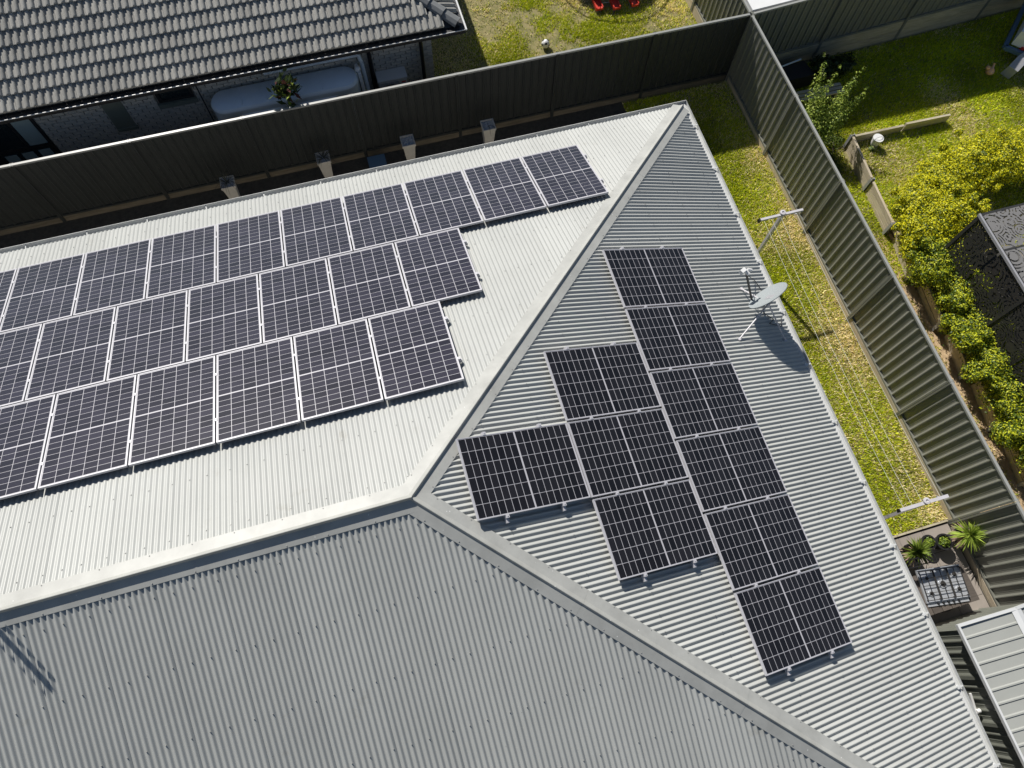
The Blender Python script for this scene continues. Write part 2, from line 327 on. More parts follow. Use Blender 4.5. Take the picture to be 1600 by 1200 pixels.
g = grass('lawn_grass', 10.2, 11.75, -4.5, 3.0, 1600, lambda x, y: 0.5+0*x, keep=lambda x, y: np.clip(3*(vnoise(x, y, 1.6, 31)*0.6+vnoise(x,y,5,33)*0.4-0.3),0,1))
tag(g, 'thin weeds and straw in the narrow strip beside the sleepers', 'grass', kind='stuff')

# ------------------------------------------------------------------ main house
house = thing('house', (0, 0, G), 'house with a pale grey corrugated steel hip roof carrying solar panels', 'house')
PITCH, DEP = 0.0762, 0.0108
def face_frame(kind):
    if kind == 'N': return (Vector((1,0,0)), Vector((0,CT,-ST)), Vector((0,ST,CT)))
    if kind == 'S': return (Vector((1,0,0)), Vector((0,-CT,-ST)), Vector((0,-ST,CT)))
    if kind == 'E': return (Vector((0,1,0)), Vector((CT,0,-ST)), Vector((ST,0,CT)))
def corr_sheet(kind, u0, ncor, lim):
    U, D, Nn = face_frame(kind); vs = []; fs = []; seg = 8; row = 0; off = (0.0012 if kind else 0)
    u_end = u0 + ncor*PITCH + PITCH*0.42
    us = [u0 - PITCH*0.1 + i*PITCH/seg for i in range(int(round((u_end-u0+PITCH*0.1)/(PITCH/seg)))+1)]
    smax = W/CT + 0.015 + random.uniform(0, 0.006)
    for k, u in enumerate(us):
        st = abs(u)/CT if (kind == 'E' or u > 0) else 0.0
        st += 0.03
        h = (0.0092 if kind == 'N' else 0.0135)*math.cos(2*math.pi*(u-u0)/PITCH) + (0.0022 if u > u0+ncor*PITCH-PITCH*0.25 else 0.0)
        if abs(u) > lim: u = math.copysign(lim, u)
        if st > smax-0.02: st = smax-0.02
        for q in range(3):
            s_ = st + (smax-st)*q/2
            vs.append(U*u + D*s_ + Nn*h)
        if row:
            b = 3*row
            for q in range(2): fs.append((b-3+q, b-3+q+1, b+q+1, b+q) if kind != 'N' else (b+q, b+q+1, b-3+q+1, b-3+q))
        row += 1
    return MB().add(vs, fs)
def sheets(kind, umin, umax, lim):
    u = umin
    while u < umax - 0.02:
        nc = min(10, int(math.ceil((umax-u)/PITCH)))
        mb = corr_sheet(kind, u, nc, lim)
        o = build('roof_sheet', mb, M['roof'], house); o.data.shade_smooth(); u += nc*PITCH
sheets('N', -11.0+0.35, W, W-0.01); sheets('S', -11.0+0.1, W, W-0.01); sheets('E', -W, W, W-0.01)
# screws on the purlin lines (joined: each is a pixel or less)
mb = MB()
def screw(kind, u, s):
    U, D, Nn = face_frame(kind); p = U*u + D*s + Nn*((0.0092 if kind == 'N' else 0.0135)+0.001)
    a = 0.0065; mb.add([p-U*a-D*a, p+U*a-D*a, p+U*a+D*a, p-U*a+D*a, p-U*a*.7-D*a*.7+Nn*0.009, p+U*a*.7-D*a*.7+Nn*0.009, p+U*a*.7+D*a*.7+Nn*0.009, p-U*a*.7+D*a*.7+Nn*0.009],
                       [(4,5,6,7),(0,1,5,4),(1,2,6,5),(2,3,7,6),(3,0,4,7)])
for kind, u0, umin, umax in (('N', -10.65, -10.6, W), ('S', -10.9, -10.8, W), ('E', -W, -W, W)):
    for s_ in [0.34+0.886*i for i in range(9)]:
        if s_ > 7.7: continue
        i = 0; u = u0
        while u < umax:
            ok = (s_*CT > abs(u)+0.28) if (kind == 'E' or u > 0) else True
            if u > umin and ok: screw(kind, u, s_ + random.uniform(-.008, .008))
            u += PITCH*[3, 3, 4][i % 3]; i += 1
build('roof_screws', mb, M['sil'], house, kind='stuff')
# ridge and hip cappings
def capping(name, p, q, fa, fb, wa=0.20, wb=0.20, ch=0.058):
    # p->q line, fa / fb: unit vectors lying in the two roof planes, away from the line
    p = Vector(p); q = Vector(q); d = (q-p).normalized(); up = Vector((0,0,1)); up = (up-d*up.dot(d)).normalized()
    k = 0.016
    prof = [fa*wa+up*(k-0.014), fa*wa+up*k, fa*0.05+up*(k+0.006), fa*0.030+up*(k+ch*0.5), up*(k+ch*0.96), fb*0.008+up*(k+ch),
            fb*0.020+up*(k+ch*0.5), fb*0.024+up*(k+0.004), fb*wb+up*k, fb*wb+up*(k-0.014)]
    n = max(1, int(round((q-p).length/2.6))); mbs = []
    for i in range(n):
        a = p + (q-p)*(i/n); b = p + (q-p)*((i+1)/n) ; lift = up*(0.002*(i % 2))
        m = MB(); c = len(prof)
        m.add([a+x+lift for x in prof]+[b+x+lift for x in prof], [(j, j+1, c+j+1, c+j) for j in range(c-1)])
        o = build(name, m, M['cap'], house)
        for t_ in np.arange(0.15, (b-a).length-0.05, 0.46):       # fixing screws of this length of capping
            pass
def perp(line, plane_n, away):
    v = line.cross(plane_n).normalized(); return v if v.dot(away) > 0 else -v
NN, NS, NE = face_frame('N')[2], face_frame('S')[2], face_frame('E')[2]
hd = Vector((1,1,-TT)).normalized(); hs = Vector((1,-1,-TT)).normalized(); xd = Vector((1,0,0))
apex = Vector((0,0,0))
capping('ridge_capping', (-11,0,0), (0.02,0,0), perp(xd, NN, Vector((0,1,0))), perp(xd, NS, Vector((0,-1,0))), 0.225, 0.19)
capping('hip_capping', apex, Vector((W,W,-TT*W))*0.995, perp(hd, NN, Vector((-1,1,0))), perp(hd, NE, Vector((1,-1,0))), 0.20, 0.18, 0.040)
capping('hip_capping', apex, Vector((W,-W,-TT*W))*0.995, perp(hs, NE, Vector((1,1,0))), perp(hs, NS, Vector((-1,-1,0))), 0.20, 0.18, 0.034)
mb = MB()
for P, Q, fa, fb in (((-11,0,0),(0,0,0), perp(xd,NN,Vector((0,1,0)))*0.20, perp(xd,NS,Vector((0,-1,0)))*0.165),
                     (apex, Vector((W,W,-TT*W)), perp(hd,NN,Vector((-1,1,0)))*0.18, perp(hd,NE,Vector((1,-1,0)))*0.15),
                     (apex, Vector((W,-W,-TT*W)), perp(hs,NE,Vector((1,1,0)))*0.18, perp(hs,NS,Vector((-1,-1,0)))*0.15)):
    P = Vector(P); Q = Vector(Q); L_ = (Q-P).length; t_ = 0.3
    while t_ < L_-0.2:
        for f_ in (fa, fb):
            c = P + (Q-P)*(t_/L_) + f_ + Vector((0,0,0.017)); mb.tube(c, c+Vector((0,0,0.006)), 0.008, 6)
        t_ += random.choice((0.52, 0.6, 0.68))
build('capping_screws', mb, M['sil'], house, kind='stuff')
# gutters with straps, fascia, soffit, walls
EZ = -TT*W
def gutter(run, a, b):
    # channel profile: (outward distance from the eave line, z)
    dp = -0.052 if run == 'y' else -0.117
    prof = [(-0.035,-0.030),(-0.035,-0.125),(0.085,-0.125),(0.130,-0.085),(0.130,-0.012),(0.117,-0.004),(0.123,-0.020),(0.123,-0.080),(0.080,dp),(-0.027,dp),(-0.027,-0.030)]
    mb = MB(); pts = []
    for t_, ex in ((a, 0), (b, 1)):
        for o_, z_ in prof:
            e = (o_ if ex else 0)
            if run == 'x': pts.append((t_+e if ex else t_, W+o_, EZ+z_))
            elif run == 'y': pts.append((W+o_, t_+e if ex else t_-o_, EZ+z_))
            else: pts.append((t_+e if ex else t_, -W-o_, EZ+z_))
    c = len(prof); mb.add(pts, [(j, (j+1)%c, c+(j+1)%c, c+j) for j in range(c)] + [tuple(range(c))])
    g_ = build('gutter', mb, M['gutter'], house)
    n = int((b-a)/1.12)
    for i in range(n+1):
        t_ = a + 0.5 + i*1.12
        if t_ > b: break
        s_ = MB()
        if run == 'x': s_.box(t_-0.007, t_+0.007, W-0.03, W+0.122, EZ-0.034, EZ-0.028)
        elif run == 'y': s_.box(W-0.03, W+0.122, t_-0.012, t_+0.012, EZ-0.014, EZ-0.008).lathe((W+0.035, t_, EZ-0.008), [(0.036,0),(0.03,0.008),(0.001,0.010)], 12)
        else: s_.box(t_-0.012, t_+0.012, -W-0.106, -W+0.03, EZ-0.014, EZ-0.008)
        build('gutter_strap', s_, M['gutter'], g_)
gutter('x', -11, W); gutter('y', -W, W); gutter('s', -11, W)
fz0, fz1 = EZ-0.20, EZ-0.03
box('fascia', M['white_trim'], house, -11, W-0.037, W-0.060, W-0.037, fz0, fz1)
box('fascia', M['white_trim'], house, W-0.060, W-0.037, -W+0.06, W-0.061, fz0, fz1)
box('fascia', M['white_trim'], house, -11, W-0.037, -W+0.037, -W+0.060, fz0, fz1)
box('soffit', M['white_trim'], house, -11, W-0.062, -W+0.062, W-0.062, fz0, fz0+0.01)
for b in ((-11, W-0.5, W-0.7, W-0.5, G, fz0-0.002), (W-0.7, W-0.5, -W+0.5, W-0.702, G, fz0-0.002), (-11, W-0.702, -W+0.5, -W+0.7, G, fz0-0.002)):
    box('wall', M['brick'], house, *b)
gw = MB().add([(-11.01,W-0.5,fz0),(-11.01,-W+0.5,fz0),(-11.01,0,-0.12)], [(0,1,2)]); gw.box(-11.02,-10.8,-W+0.5,W-0.5,G,fz0-0.003)
build('gable_wall', gw, M['brick'], house)

# ------------------------------------------------------------------ solar panels
NW_, NH_ = 1.153, 1.752; EW_, EH_ = 1.134, 1.722
def panel_meshes(Wd, Ht, t, mg, cm_):
    fr = MB(); l, w = Ht/2, Wd/2; zb, zt = -0.036, 0.001
    fr.box(-l, l, -w, -w+t, zb, zt); fr.box(-l, l, w-t, w, zb, zt); fr.box(-l, -l+t, -w+t, w-t, zb, zt); fr.box(l-t, l, -w+t, w-t, zb, zt)
    bs = MB().box(-l+t, l-t, -w+t, w-t, -0.008, -0.003)
    mx, my = mg+0.004, mg; L0, L1 = -l+t+mx, l-t-mx; W0, W1 = -w+t+my, w-t-my; mid = 0.018; gap = 0.0082
    cl = ((L1-L0-mid)/16); cw = (W1-W0)/6
    cm = MB().box(-(cl-gap)/2, (cl-gap)/2, -(cw-gap)/2, (cw-gap)/2, -0.0032, -0.0012)
    pos = []
    for j in range(6):
        for i in range(16):
            x = L0 + cl*(i+0.5) + (mid if i >= 8 else 0); pos.append((x, W0+cw*(j+0.5)))
    return fr.mesh('panel_frame', M['alu']), bs.mesh('panel_backsheet', M['backsheet']), cm.mesh('solar_cell', cm_), pos
PM = {'N': panel_meshes(NW_, NH_, 0.0135, 0.011, M['cellN_sky_sheen']), 'E': panel_meshes(EW_, EH_, 0.0105, 0.006, M['cellE'])}
def solar_panel(face, u, s, label, group, h=0.1196):
    fr, bs, ce, pos = PM[face]; U, D, Nn = face_frame(face)
    Y = Nn.cross(D); c = U*u + D*s + Nn*(h + random.uniform(-0.0015, 0.0015)) + OFF
    mw = Matrix(((D.x,Y.x,Nn.x,c.x),(D.y,Y.y,Nn.y,c.y),(D.z,Y.z,Nn.z,c.z),(0,0,0,1))) @ Matrix.Rotation(random.uniform(-.0012,.0012),4,'Z') @ Matrix.Rotation(random.uniform(-.0015,.0015),4,'X')
    r = thing('solar_panel', (0,0,0), label, 'solar panel', group, mw)
    inst('frame', fr, r, Matrix.Identity(4)); b = inst('backsheet', bs, r, Matrix.Identity(4))
    for x, y in pos: inst('cell', ce, r, Matrix.Translation((x, y, 0)))
def rail(face, p0, p1, along_u, other, label, clamps, group):
    # p0..p1 run of the rail; along the eave direction
    U, D, Nn = face_frame(face); a = U*p0 + D*other + Nn*0.060; b = U*p1 + D*other + Nn*0.060
    r = thing('mounting_rail', a, label, 'rail', group)
    m = MB(); m.bar(a, b, 0.04, 0.05, Nn); build('rail', m, M['alu'], r)
    for u in clamps:
        c = U*u + D*other + Nn*0.104; m = MB(); m.bar(c-U*0.024, c+U*0.024, 0.05, 0.040, Nn); m.tube(c, c+Nn*0.028, 0.007, 6)
        build('clamp', m, M['alu'], r)
    for u in np.arange(min(p0,p1)+0.05, max(p0,p1), 1.2):
        c = U*float(u) + D*(other+0.03); m = MB(); m.bar(c+Nn*0.002, c+Nn*0.055, 0.035, 0.006, U); build('foot', m, M['alu'], r)
ords = ['first','second','third','fourth','fifth','sixth','seventh','eighth','ninth','tenth','eleventh']
step = 1.1531 + 0.0237
rows_N = (('top', 4.6321, 5.2258, 10), ('middle', 1.8135, 3.4414, 8), ('bottom', 1.1005, 1.663, 7))
for nm, xr, s0, cnt in rows_N:
    for i in range(cnt):
        solar_panel('N', xr - NW_/2 - i*step, s0 + 1.7446/2, 'sky-tinted dark solar panel on the sunny north roof, %s row, %s from the right' % (nm, ords[i]), 'solar panels on the north roof')
    for q, so in (('upper', 0.42), ('lower', 1.33)):
        rail('N', xr+0.06, xr-cnt*step, True, s0+so, 'aluminium rail under the %s row of north roof panels, nearer the %s' % (nm, 'ridge' if q == 'upper' else 'gutter'),
             [xr+0.018]+[xr+0.012-(i+1)*step for i in range(cnt-1)], 'mounting rails on the north roof')
gE = EW_ + 0.0348
colsE = (('right hand', 4.2604, 3.6081, 6), ('middle', 2.5069, 1.8189, 3), ('left hand', 0.7619, 0.6545, 1))
for nm, s0, y0, cnt in colsE:
    for i in range(cnt):
        lab = ('black solar panel alone at the left of the east roof group, beside the hip' if cnt == 1 else
               'black solar panel on the striped east roof, %s column, %s from the top' % (nm, ords[i]))
        solar_panel('E', y0 - EW_/2 - i*gE, s0 + EH_/2, lab, 'solar panels on the east roof', 0.1196)
    for q, so in (('left', 0.42), ('right', 1.29)):
        rail('E', y0+0.05, y0-cnt*gE-0.065, True, s0+so, 'aluminium rail under the %s column of east roof panels, on its %s' % (nm, q+' side'),
             [y0+0.020]+[y0+0.016-(i+1)*gE for i in range(cnt)], 'mounting rails on the east roof')

# ------------------------------------------------------------------ satellite dish
def dish():
    r = thing('satellite_dish', (6.72, 2.15, -2.45), 'grey satellite dish on a tripod mount at the edge of the east roof', 'satellite dish')
    c = Vector((6.73, 2.29, -2.0)); az = math.radians(29); el = math.radians(28)
    n = Vector((-math.sin(az)*math.cos(el), math.cos(az)*math.cos(el), math.sin(el))); a = Vector((math.cos(az), math.sin(az), 0)); b = n.cross(a)
    R, dep = 0.36, 0.045; mb = MB(); vs = []; ns = 40; nr = 7
    for side in (0, 1):
        for i in range(nr+1):
            rr = R*i/nr
            for j in range(ns):
                t_ = 2*math.pi*j/ns
                vs.append(c + a*rr*math.cos(t_) + b*rr*1.05*math.sin(t_) + n*(dep*((rr/R)**2-1) - side*0.012))
    fs = []
    for side in (0, 1):
        o_ = side*(nr+1)*ns
        for i in range(nr):
            for j in range(ns):
                q = (o_+i*ns+j, o_+(i+1)*ns+j, o_+(i+1)*ns+(j+1)%ns, o_+i*ns+(j+1)%ns); fs.append(q if not side else q[::-1])
    k = nr*ns; k2 = (nr+1)*ns+nr*ns; fs += [(k+j, k2+j, k2+(j+1)%ns, k+(j+1)%ns) for j in range(ns)]
    build('reflector', mb.add(vs, fs), M['dish'], r, smooth=True)
    lnb = Vector((6.45, 2.76, -1.82)); base = c - b*0.375 - a*0.05 if b.z > 0 else c + b*0.375 - a*0.05
    build('feed_arm', MB().bar(base, lnb, 0.028, 0.028), M['black'], r)
    d = (c-lnb).normalized()
    build('feed_horn', MB().tube(lnb-d*0.03, lnb+d*0.08, 0.034, 12).bar(lnb-d*0.03+a*0.0, lnb-d*0.04-a*0.10, 0.07, 0.09).tube(lnb+a*0.05, lnb+a*0.1+d*0.06, 0.025, 10), M['white'], r, smooth=True)
    back = c - n*0.10
    build('bracket', MB().bar(c-n*0.065+b*0.08, c-n*0.065-b*0.14, 0.11, 0.05, n).bar(c-n*0.06, back+Vector((0,-0.02,-0.1)), 0.05, 0.08), M['grey_metal'], r)
    hub = Vector((6.74, 2.17, -2.12)); foot = Vector((6.86, 2.28, -2.61))
    build('mast', MB().tube(foot, hub, 0.017, 10), M['grey_metal'], r, smooth=True)
    for f_ in (Vector((6.07,1.74,-2.305)), Vector((7.06,1.62,-2.69)), Vector((6.60,2.75,-2.51))):
        m = MB().tube(hub, f_, 0.013, 8).tube(f_-Vector((0,0,0.012)), f_+Vector((0,0,0.012)), 0.03, 8); build('leg', m, M['post'], r)
    pts = [lnb, lnb+Vector((0.25,0.10,-0.45)), Vector((6.98,2.90,-2.64)), Vector((7.05,2.60,-2.66)), Vector((6.84,2.2,-2.59)), Vector((7.0,2.05,-2.64)), Vector((6.86,1.98,-2.59)), Vector((7.1,1.9,-2.68)), Vector((7.2,2.1,-2.72))]
    build('cable', MB().path(pts, 0.007, 5), M['black'], r)
dish()
# ------------------------------------------------------------------ television antenna (off the left edge, its shadow falls on the south roof)
def antenna():
    r = thing('television_antenna', (-5.55, 1.75, -0.68), 'television antenna with a row of cross elements on a mast on the roof', 'antenna')
    e1 = Vector((-5.055, 0.34, 0.81)); e0 = e1 + Vector((-1.0, 1.75, 0.42))*0.85
    build('boom', MB().bar(e0, e1, 0.045, 0.045), M['grey_metal'], r)
    d = (e1-e0).normalized(); side = d.cross(Vector((0,0,1))).normalized()
    n = int((e1-e0).length/0.14)
    for i in range(n):
        c = e1 - d*(0.06+0.14*i); build('element', MB().tube(c-side*0.095, c-side*0.06, 0.017, 6).tube(c-side*0.07, c+side*0.07, 0.006, 6).tube(c+side*0.06, c+side*0.095, 0.017, 6), M['grey_metal'], r)
    m = e0 + (e1-e0)*0.35; build('mast', MB().tube((m.x, m.y, -TT*m.y), m, 0.02, 8), M['grey_metal'], r)
antenna()

# ------------------------------------------------------------------ fences
def ribbed(axis, a, b, z0, z1, plane, out, pitch=0.197, dep=0.026, phase=0.0, zb=None, zt=None):
    """one ribbed steel sheet as a folded surface; axis 'x' or 'y' is the run, out = +-1 direction of the ribs"""
    pts = []; t = a
    sc_ = pitch/0.197; prof = [(o_*sc_, d_) for o_, d_ in ((0.0, 0.0), (0.016, 0.0), (0.050, 1.0), (0.092, 1.0), (0.096, 0.86), (0.106, 0.86), (0.110, 1.0), (0.177, 1.0))]
    k = 0
    while True:
        for o_, d_ in prof:
            tt = a + k*pitch + o_ + phase
            if tt >= b - 1e-4: break
            if tt >= a: pts.append((tt, d_))
        else:
            k += 1; continue
        break
    if not pts or pts[0][0] > a+1e-6: pts.insert(0, (a, 0.0))
    pts.append((b, 0.0)); vs = []; th = 0.0016
    for s_ in (0, 1):
        for tt, d_ in pts:
            p = plane + out*(dep*(d_-0.5)*-1.0) + (th if s_ else 0)*(-out)
            za = z0(tt) if callable(z0) else z0; zc = z1(tt) if callable(z1) else z1
            for z_ in (za, zc): vs.append((tt, p, z_) if axis == 'x' else (p, tt, z_))
    n = len(pts); fs = []
    for i in range(n-1):
        fs.append((2*i, 2*i+1, 2*i+3, 2*i+2)); o_ = 2*n; fs.append((o_+2*i+2, o_+2*i+3, o_+2*i+1, o_+2*i))
    for i in range(n-1): fs.append((2*i+1, 2*n+2*i+1, 2*n+2*i+3, 2*i+3))
    return MB().add(vs, fs)
def fence(name, axis, posts, plane, out, ztop, zbot, label, cat='fence', plinths=1, gfn=None, timber='timber_y', fm='fence'):
    r = thing('fence', ((posts[0]+posts[-1])/2, plane, G) if axis == 'x' else (plane, (posts[0]+posts[-1])/2, G), label, cat)
    zt = ztop if callable(ztop) else (lambda t: ztop); zb = zbot if callable(zbot) else (lambda t: zbot)
    gf = gfn or (lambda t: G)
    P = lambda t, o_, z: (t, plane+o_, z) if axis == 'x' else (plane+o_, t, z)
    for a, b in zip(posts, posts[1:]):
        n = 3; w = (b-a-0.05)/n
        for k in range(n):
            s0, s1 = a+0.025+k*w, a+0.025+(k+1)*w-0.0003
            build('sheet', ribbed(axis, s0, s1, lambda t: zb(t)+0.01, lambda t: zt(t)-0.01, plane, out, pitch=w/4.0, dep=0.030), M[fm], r)
        build('top_rail', MB().bar(P(a+0.002, 0, zt(a)), P(b-0.002, 0, zt(b)), 0.052, 0.046), M['fence_cap'], r)
        build('bottom_rail', MB().bar(P(a+0.03, 0, zb(a)), P(b-0.03, 0, zb(b)), 0.054, 0.05), M[fm], r)
        h = (min(zb(a), zb(b))-0.027 - gf(a) + (0.02 if plinths == 1 else 0.10))/plinths
        for k in range(plinths):
            ja = random.uniform(-0.008, 0.008)
            za = zb(a)-0.027-h*(k+0.5); zc = zb(b)-0.027-h*(k+0.5)
            build('plinth_board', MB().bar(P(a+0.034, out*0.012+ja, za), P(b-0.034, out*0.012+ja, zc), 0.04, h-0.006), M[timber], r)
    for a in posts:
        m = MB()
        z0, z1 = gf(a)-0.05, zt(a)+0.018
        for o_ in (-0.022, 0.022):
            q = P(a+o_, 0, 0); 
            if axis == 'x': m.box(a+o_-0.018, a+o_+0.018, plane-0.046, plane+0.046, z0, z1)
            else: m.box(plane-0.050, plane+0.050, a+o_-0.018, a+o_+0.018, z0, z1)
        build('post', m, M[fm], r)
    return r
ys = [-4.545+2.365*i for i in range(6)] + [9.76]
ys = [-6.91, -4.545, -2.18, 0.185, 2.55, 4.915, 7.28, 9.74]
fence('fence', 'y', ys, 10.1, -1, -3.32, -5.12, 'dark ribbed steel fence running down the right of the sunny side lawn', timber='timber_y')
xs_ = [10.06-2.365*i for i in range(9)][::-1]
fence('fence', 'x', xs_, 9.8, -1, -3.32, -5.10, 'long dark steel fence in full shade behind the main roof', timber='timber_shade', fm='fence_shade')
fence('fence', 'x', [10.16+2.365*i for i in range(5)], 9.8, -1, lambda t: -3.32+0.07*(t-10.1), lambda t: -4.86+0.07*(t-10.1),
      'blue grey shaded fence on two timber plinths behind the conical shrub', plinths=2, gfn=lambda t: float(ground_z(t, 8)), timber='timber_x')
fence('fence', 'y', [9.86+2.365*i for i in range(4)], 10.1, -1, -3.32, -5.0, 'short sunlit steel fence at the top beside the weedy yard', plinths=1, timber='timber_y')

# white roofed shed behind the fence corner
r = thing('garden_shed', (11.6, 11.0, G), 'garden shed with a flat white roof behind the fence corner', 'shed')
build('roof', MB().add([(10.16,9.88,-3.28),(12.9,9.88,-3.12),(12.9,12.3,-3.12),(10.16,12.3,-3.28),(10.16,9.88,-3.34),(12.9,9.88,-3.18),(12.9,12.3,-3.18),(10.16,12.3,-3.34)],
      [(0,1,2,3),(7,6,5,4),(4,5,1,0),(5,6,2,1),(6,7,3,2),(7,4,0,3)]), M['white'], r)
box('wall', M['fence'], r, 10.3, 12.8, 9.98, 12.2, G, -3.36)

# ------------------------------------------------------------------ clothesline
def clothesline():
    r = thing('clothesline', (8.55, 1.4, G), 'clothesline of two T shaped posts with lines strung over the side lawn', 'clothesline')
    for (x, y, w) in ((8.56, 4.50, 0.075), (8.56, -1.75, 0.10)):
        p = build('post', MB().box(x-w/2, x+w/2, y-0.03, y+0.03, G, -3.34), M['post'], r)
        build('post_cap', MB().lathe((x, y+0.02, -3.34), [(0.06,0),(0.06,0.035),(0.025,0.04),(0.025,0.02),(0.001,0.02)], 14), M['post'], p, smooth=True)
        c = build('crossbar', MB().box(8.06, 9.02, y-0.025, y+0.025, -3.395, -3.345) if y > 0 else MB().box(8.04, 9.00, y-0.03, y+0.03, -3.40, -3.345), M['post'], r)
        build('end_cap', MB().box(8.02, 8.06 if y > 0 else 8.04, y-0.03, y+0.03, -3.43, -3.34), M['black'], c)
        build('hook', MB().path([(8.9,y,-3.40),(8.95,y,-3.5),(8.9,y+0.06,-3.52)], 0.012, 6), M['post'], c)
    for x in (8.13, 8.30, 8.50, 8.86):
        pts = [(x, 4.47 - (6.2)*k/10, -3.365 - 0.10*(1-((k-5)/5)**2)) for k in range(11)]
        build('line', MB().path(pts, 0.0030, 4), M['line'], r)
clothesline()

# ------------------------------------------------------------------ foliage tools
def leaf_cloud(blobs, n, size, base, tipc, mixp, squash=1.0):
    """leaf quads spread through lumpy ellipsoids; blobs = (cx,cy,cz,rx,ry,rz)"""
    B = np.array(blobs); vol = (B[:,3]*B[:,4]*B[:,5])**0.67; pr = vol/vol.sum(); idx = rng.choice(len(B), n, p=pr)
    d = rng.normal(size=(n,3)); d /= np.linalg.norm(d, axis=1)[:,None]
    rad = rng.random(n)**0.30 * rng.uniform(0.82, 1.12, n)
    lump = 0.76+0.42*vnoise(d[:,0]*3+idx*3.1, d[:,1]*3+d[:,2]*2, 1.9, 40)
    P = B[idx,:3] + d*B[idx,3:6]*(rad*lump)[:,None]
    nrm = d*0.9 + rng.normal(size=(n,3))*0.5 + np.array([-0.08,0.25,0.5]); nrm /= np.linalg.norm(nrm, axis=1)[:,None]
    a = np.cross(nrm, rng.normal(size=(n,3))); a /= np.linalg.norm(a, axis=1)[:,None]; b = np.cross(nrm, a)
    s = rng.uniform(0.6, 1.3, n)[:,None]*size
    V = np.stack([P-a*s, P+b*s*0.5, P+a*s, P-b*s*0.5], 1)
    young = rng.random(n) < mixp
    c = np.where(young[:,None], np.array(tipc)*rng.uniform(0.8, 1.2, n)[:,None], np.array(base)*rng.uniform(0.6, 1.5, n)[:,None])
    return V.reshape(-1,3), c
def shrub(name, loc, blobs, n, size, base, tipc, mixp, label, cat, group=None, stems=3, h=0.6, m='leaf'):
    r = thing(name, loc, label, cat, group)
    V, c = leaf_cloud(blobs, n, size, base, tipc, mixp)
    me = raw_mesh('foliage', V - np.array(loc), 4, c, M[m]); o = bpy.data.objects.new('foliage', me); COL.objects.link(o); o.parent = r
    st = MB()
    for k in range(stems):
        b = blobs[k % len(blobs)]; p0 = Vector(loc)+Vector((random.uniform(-.05,.05), random.uniform(-.05,.05), 0)); p2 = Vector(b[:3])+Vector((0,0,b[5]*0.3)); p1 = (p0+p2)/2+Vector((random.uniform(-.08,.08), random.uniform(-.08,.08), 0.05))
        st.tube(p0, p1, 0.028, 6, 0.02).tube(p1, p2, 0.02, 6, 0.008)
    build('stem', st, M['trunk'], r)
    return r
YB, YT = (0.11, 0.16, 0.010), (0.70, 0.66, 0.012)
hedge = [  # (x, y, top z, radius, label)
 (12.55, 4.55, -4.20, 0.62, 'round golden hedge shrub at the bend beside the lawn'),
 (13.35, 5.00, -4.15, 0.62, 'golden hedge shrub in the middle of the arc above the patterned canopy'),
 (14.25, 5.20, -4.15, 0.66, 'golden hedge shrub in the arc at the right edge above the patterned canopy'),
 (15.20, 5.25, -4.15, 0.70, 'golden hedge shrub farthest right in the arc'),
 (12.25, 3.75, -4.15, 0.58, 'golden hedge shrub behind the sleeper end post'),
 (12.62, 4.0, -4.0, 0.50, 'yellow green shrub nearest the corner of the patterned canopy'),
 (12.05, 2.95, -4.15, 0.52, 'green shrub in the sleeper row just below the bend of the hedge'),
 (12.25, 2.15, -4.15, 0.55, 'yellow green shrub beside the dark screen wall'),
 (12.20, 1.35, -4.20, 0.55, 'bushy green shrub in the middle of the sleeper row'),
 (12.15, 0.55, -4.20, 0.52, 'loose green shrub below the middle of the sleeper row'),
 (12.18, -0.15, -4.25, 0.52, 'bright shrub low in the sleeper row near the right edge'),
 (12.20, -0.85, -4.35, 0.50, 'dark green shrub near the lower end of the sleeper row'),
 (12.20, -1.55, -4.35, 0.52, 'last shrub at the lower end of the sleeper row'),
 (13.15, 4.35, -4.10, 0.50, 'golden hedge shrub inside the bend, touching the canopy corner side')]
for i, (x, y, zt, R, lab) in enumerate(hedge):
    R *= 1.28; zt += 0.12
    if i in (4,6,7,8,9,10,11,12): R = 0.70; x -= 0.05; zt = max(zt, -4.12)
    bl = [(x, y, zt-0.42, R*0.86, R*0.86, 0.45)]
    for k in range(7):
        a = random.uniform(0, 6.28); q = R*random.uniform(0.35, 0.75); bl.append((x+math.cos(a)*q, y+math.sin(a)*q, zt-random.uniform(0.25,0.6), R*0.38, R*0.38, 0.26))
    for k in range(9):
        a = random.uniform(0, 6.28); q = R*random.uniform(0.7, 1.02); bl.append((x+math.cos(a)*q, y+math.sin(a)*q, zt-random.uniform(0.0,0.45), 0.09, 0.09, 0.13))
    far = i in (0,1,2,3,4,5,13)
    shrub('hedge_shrub', (x, y, float(ground_z(x, min(y,6)))), bl, 26000 if far else 20000, 0.024, YB if far else (0.08,0.13,0.012), YT if far else (0.55,0.58,0.02), 0.60 if far else 0.45, lab, 'shrub', 'golden hedge shrubs along the sleepers')
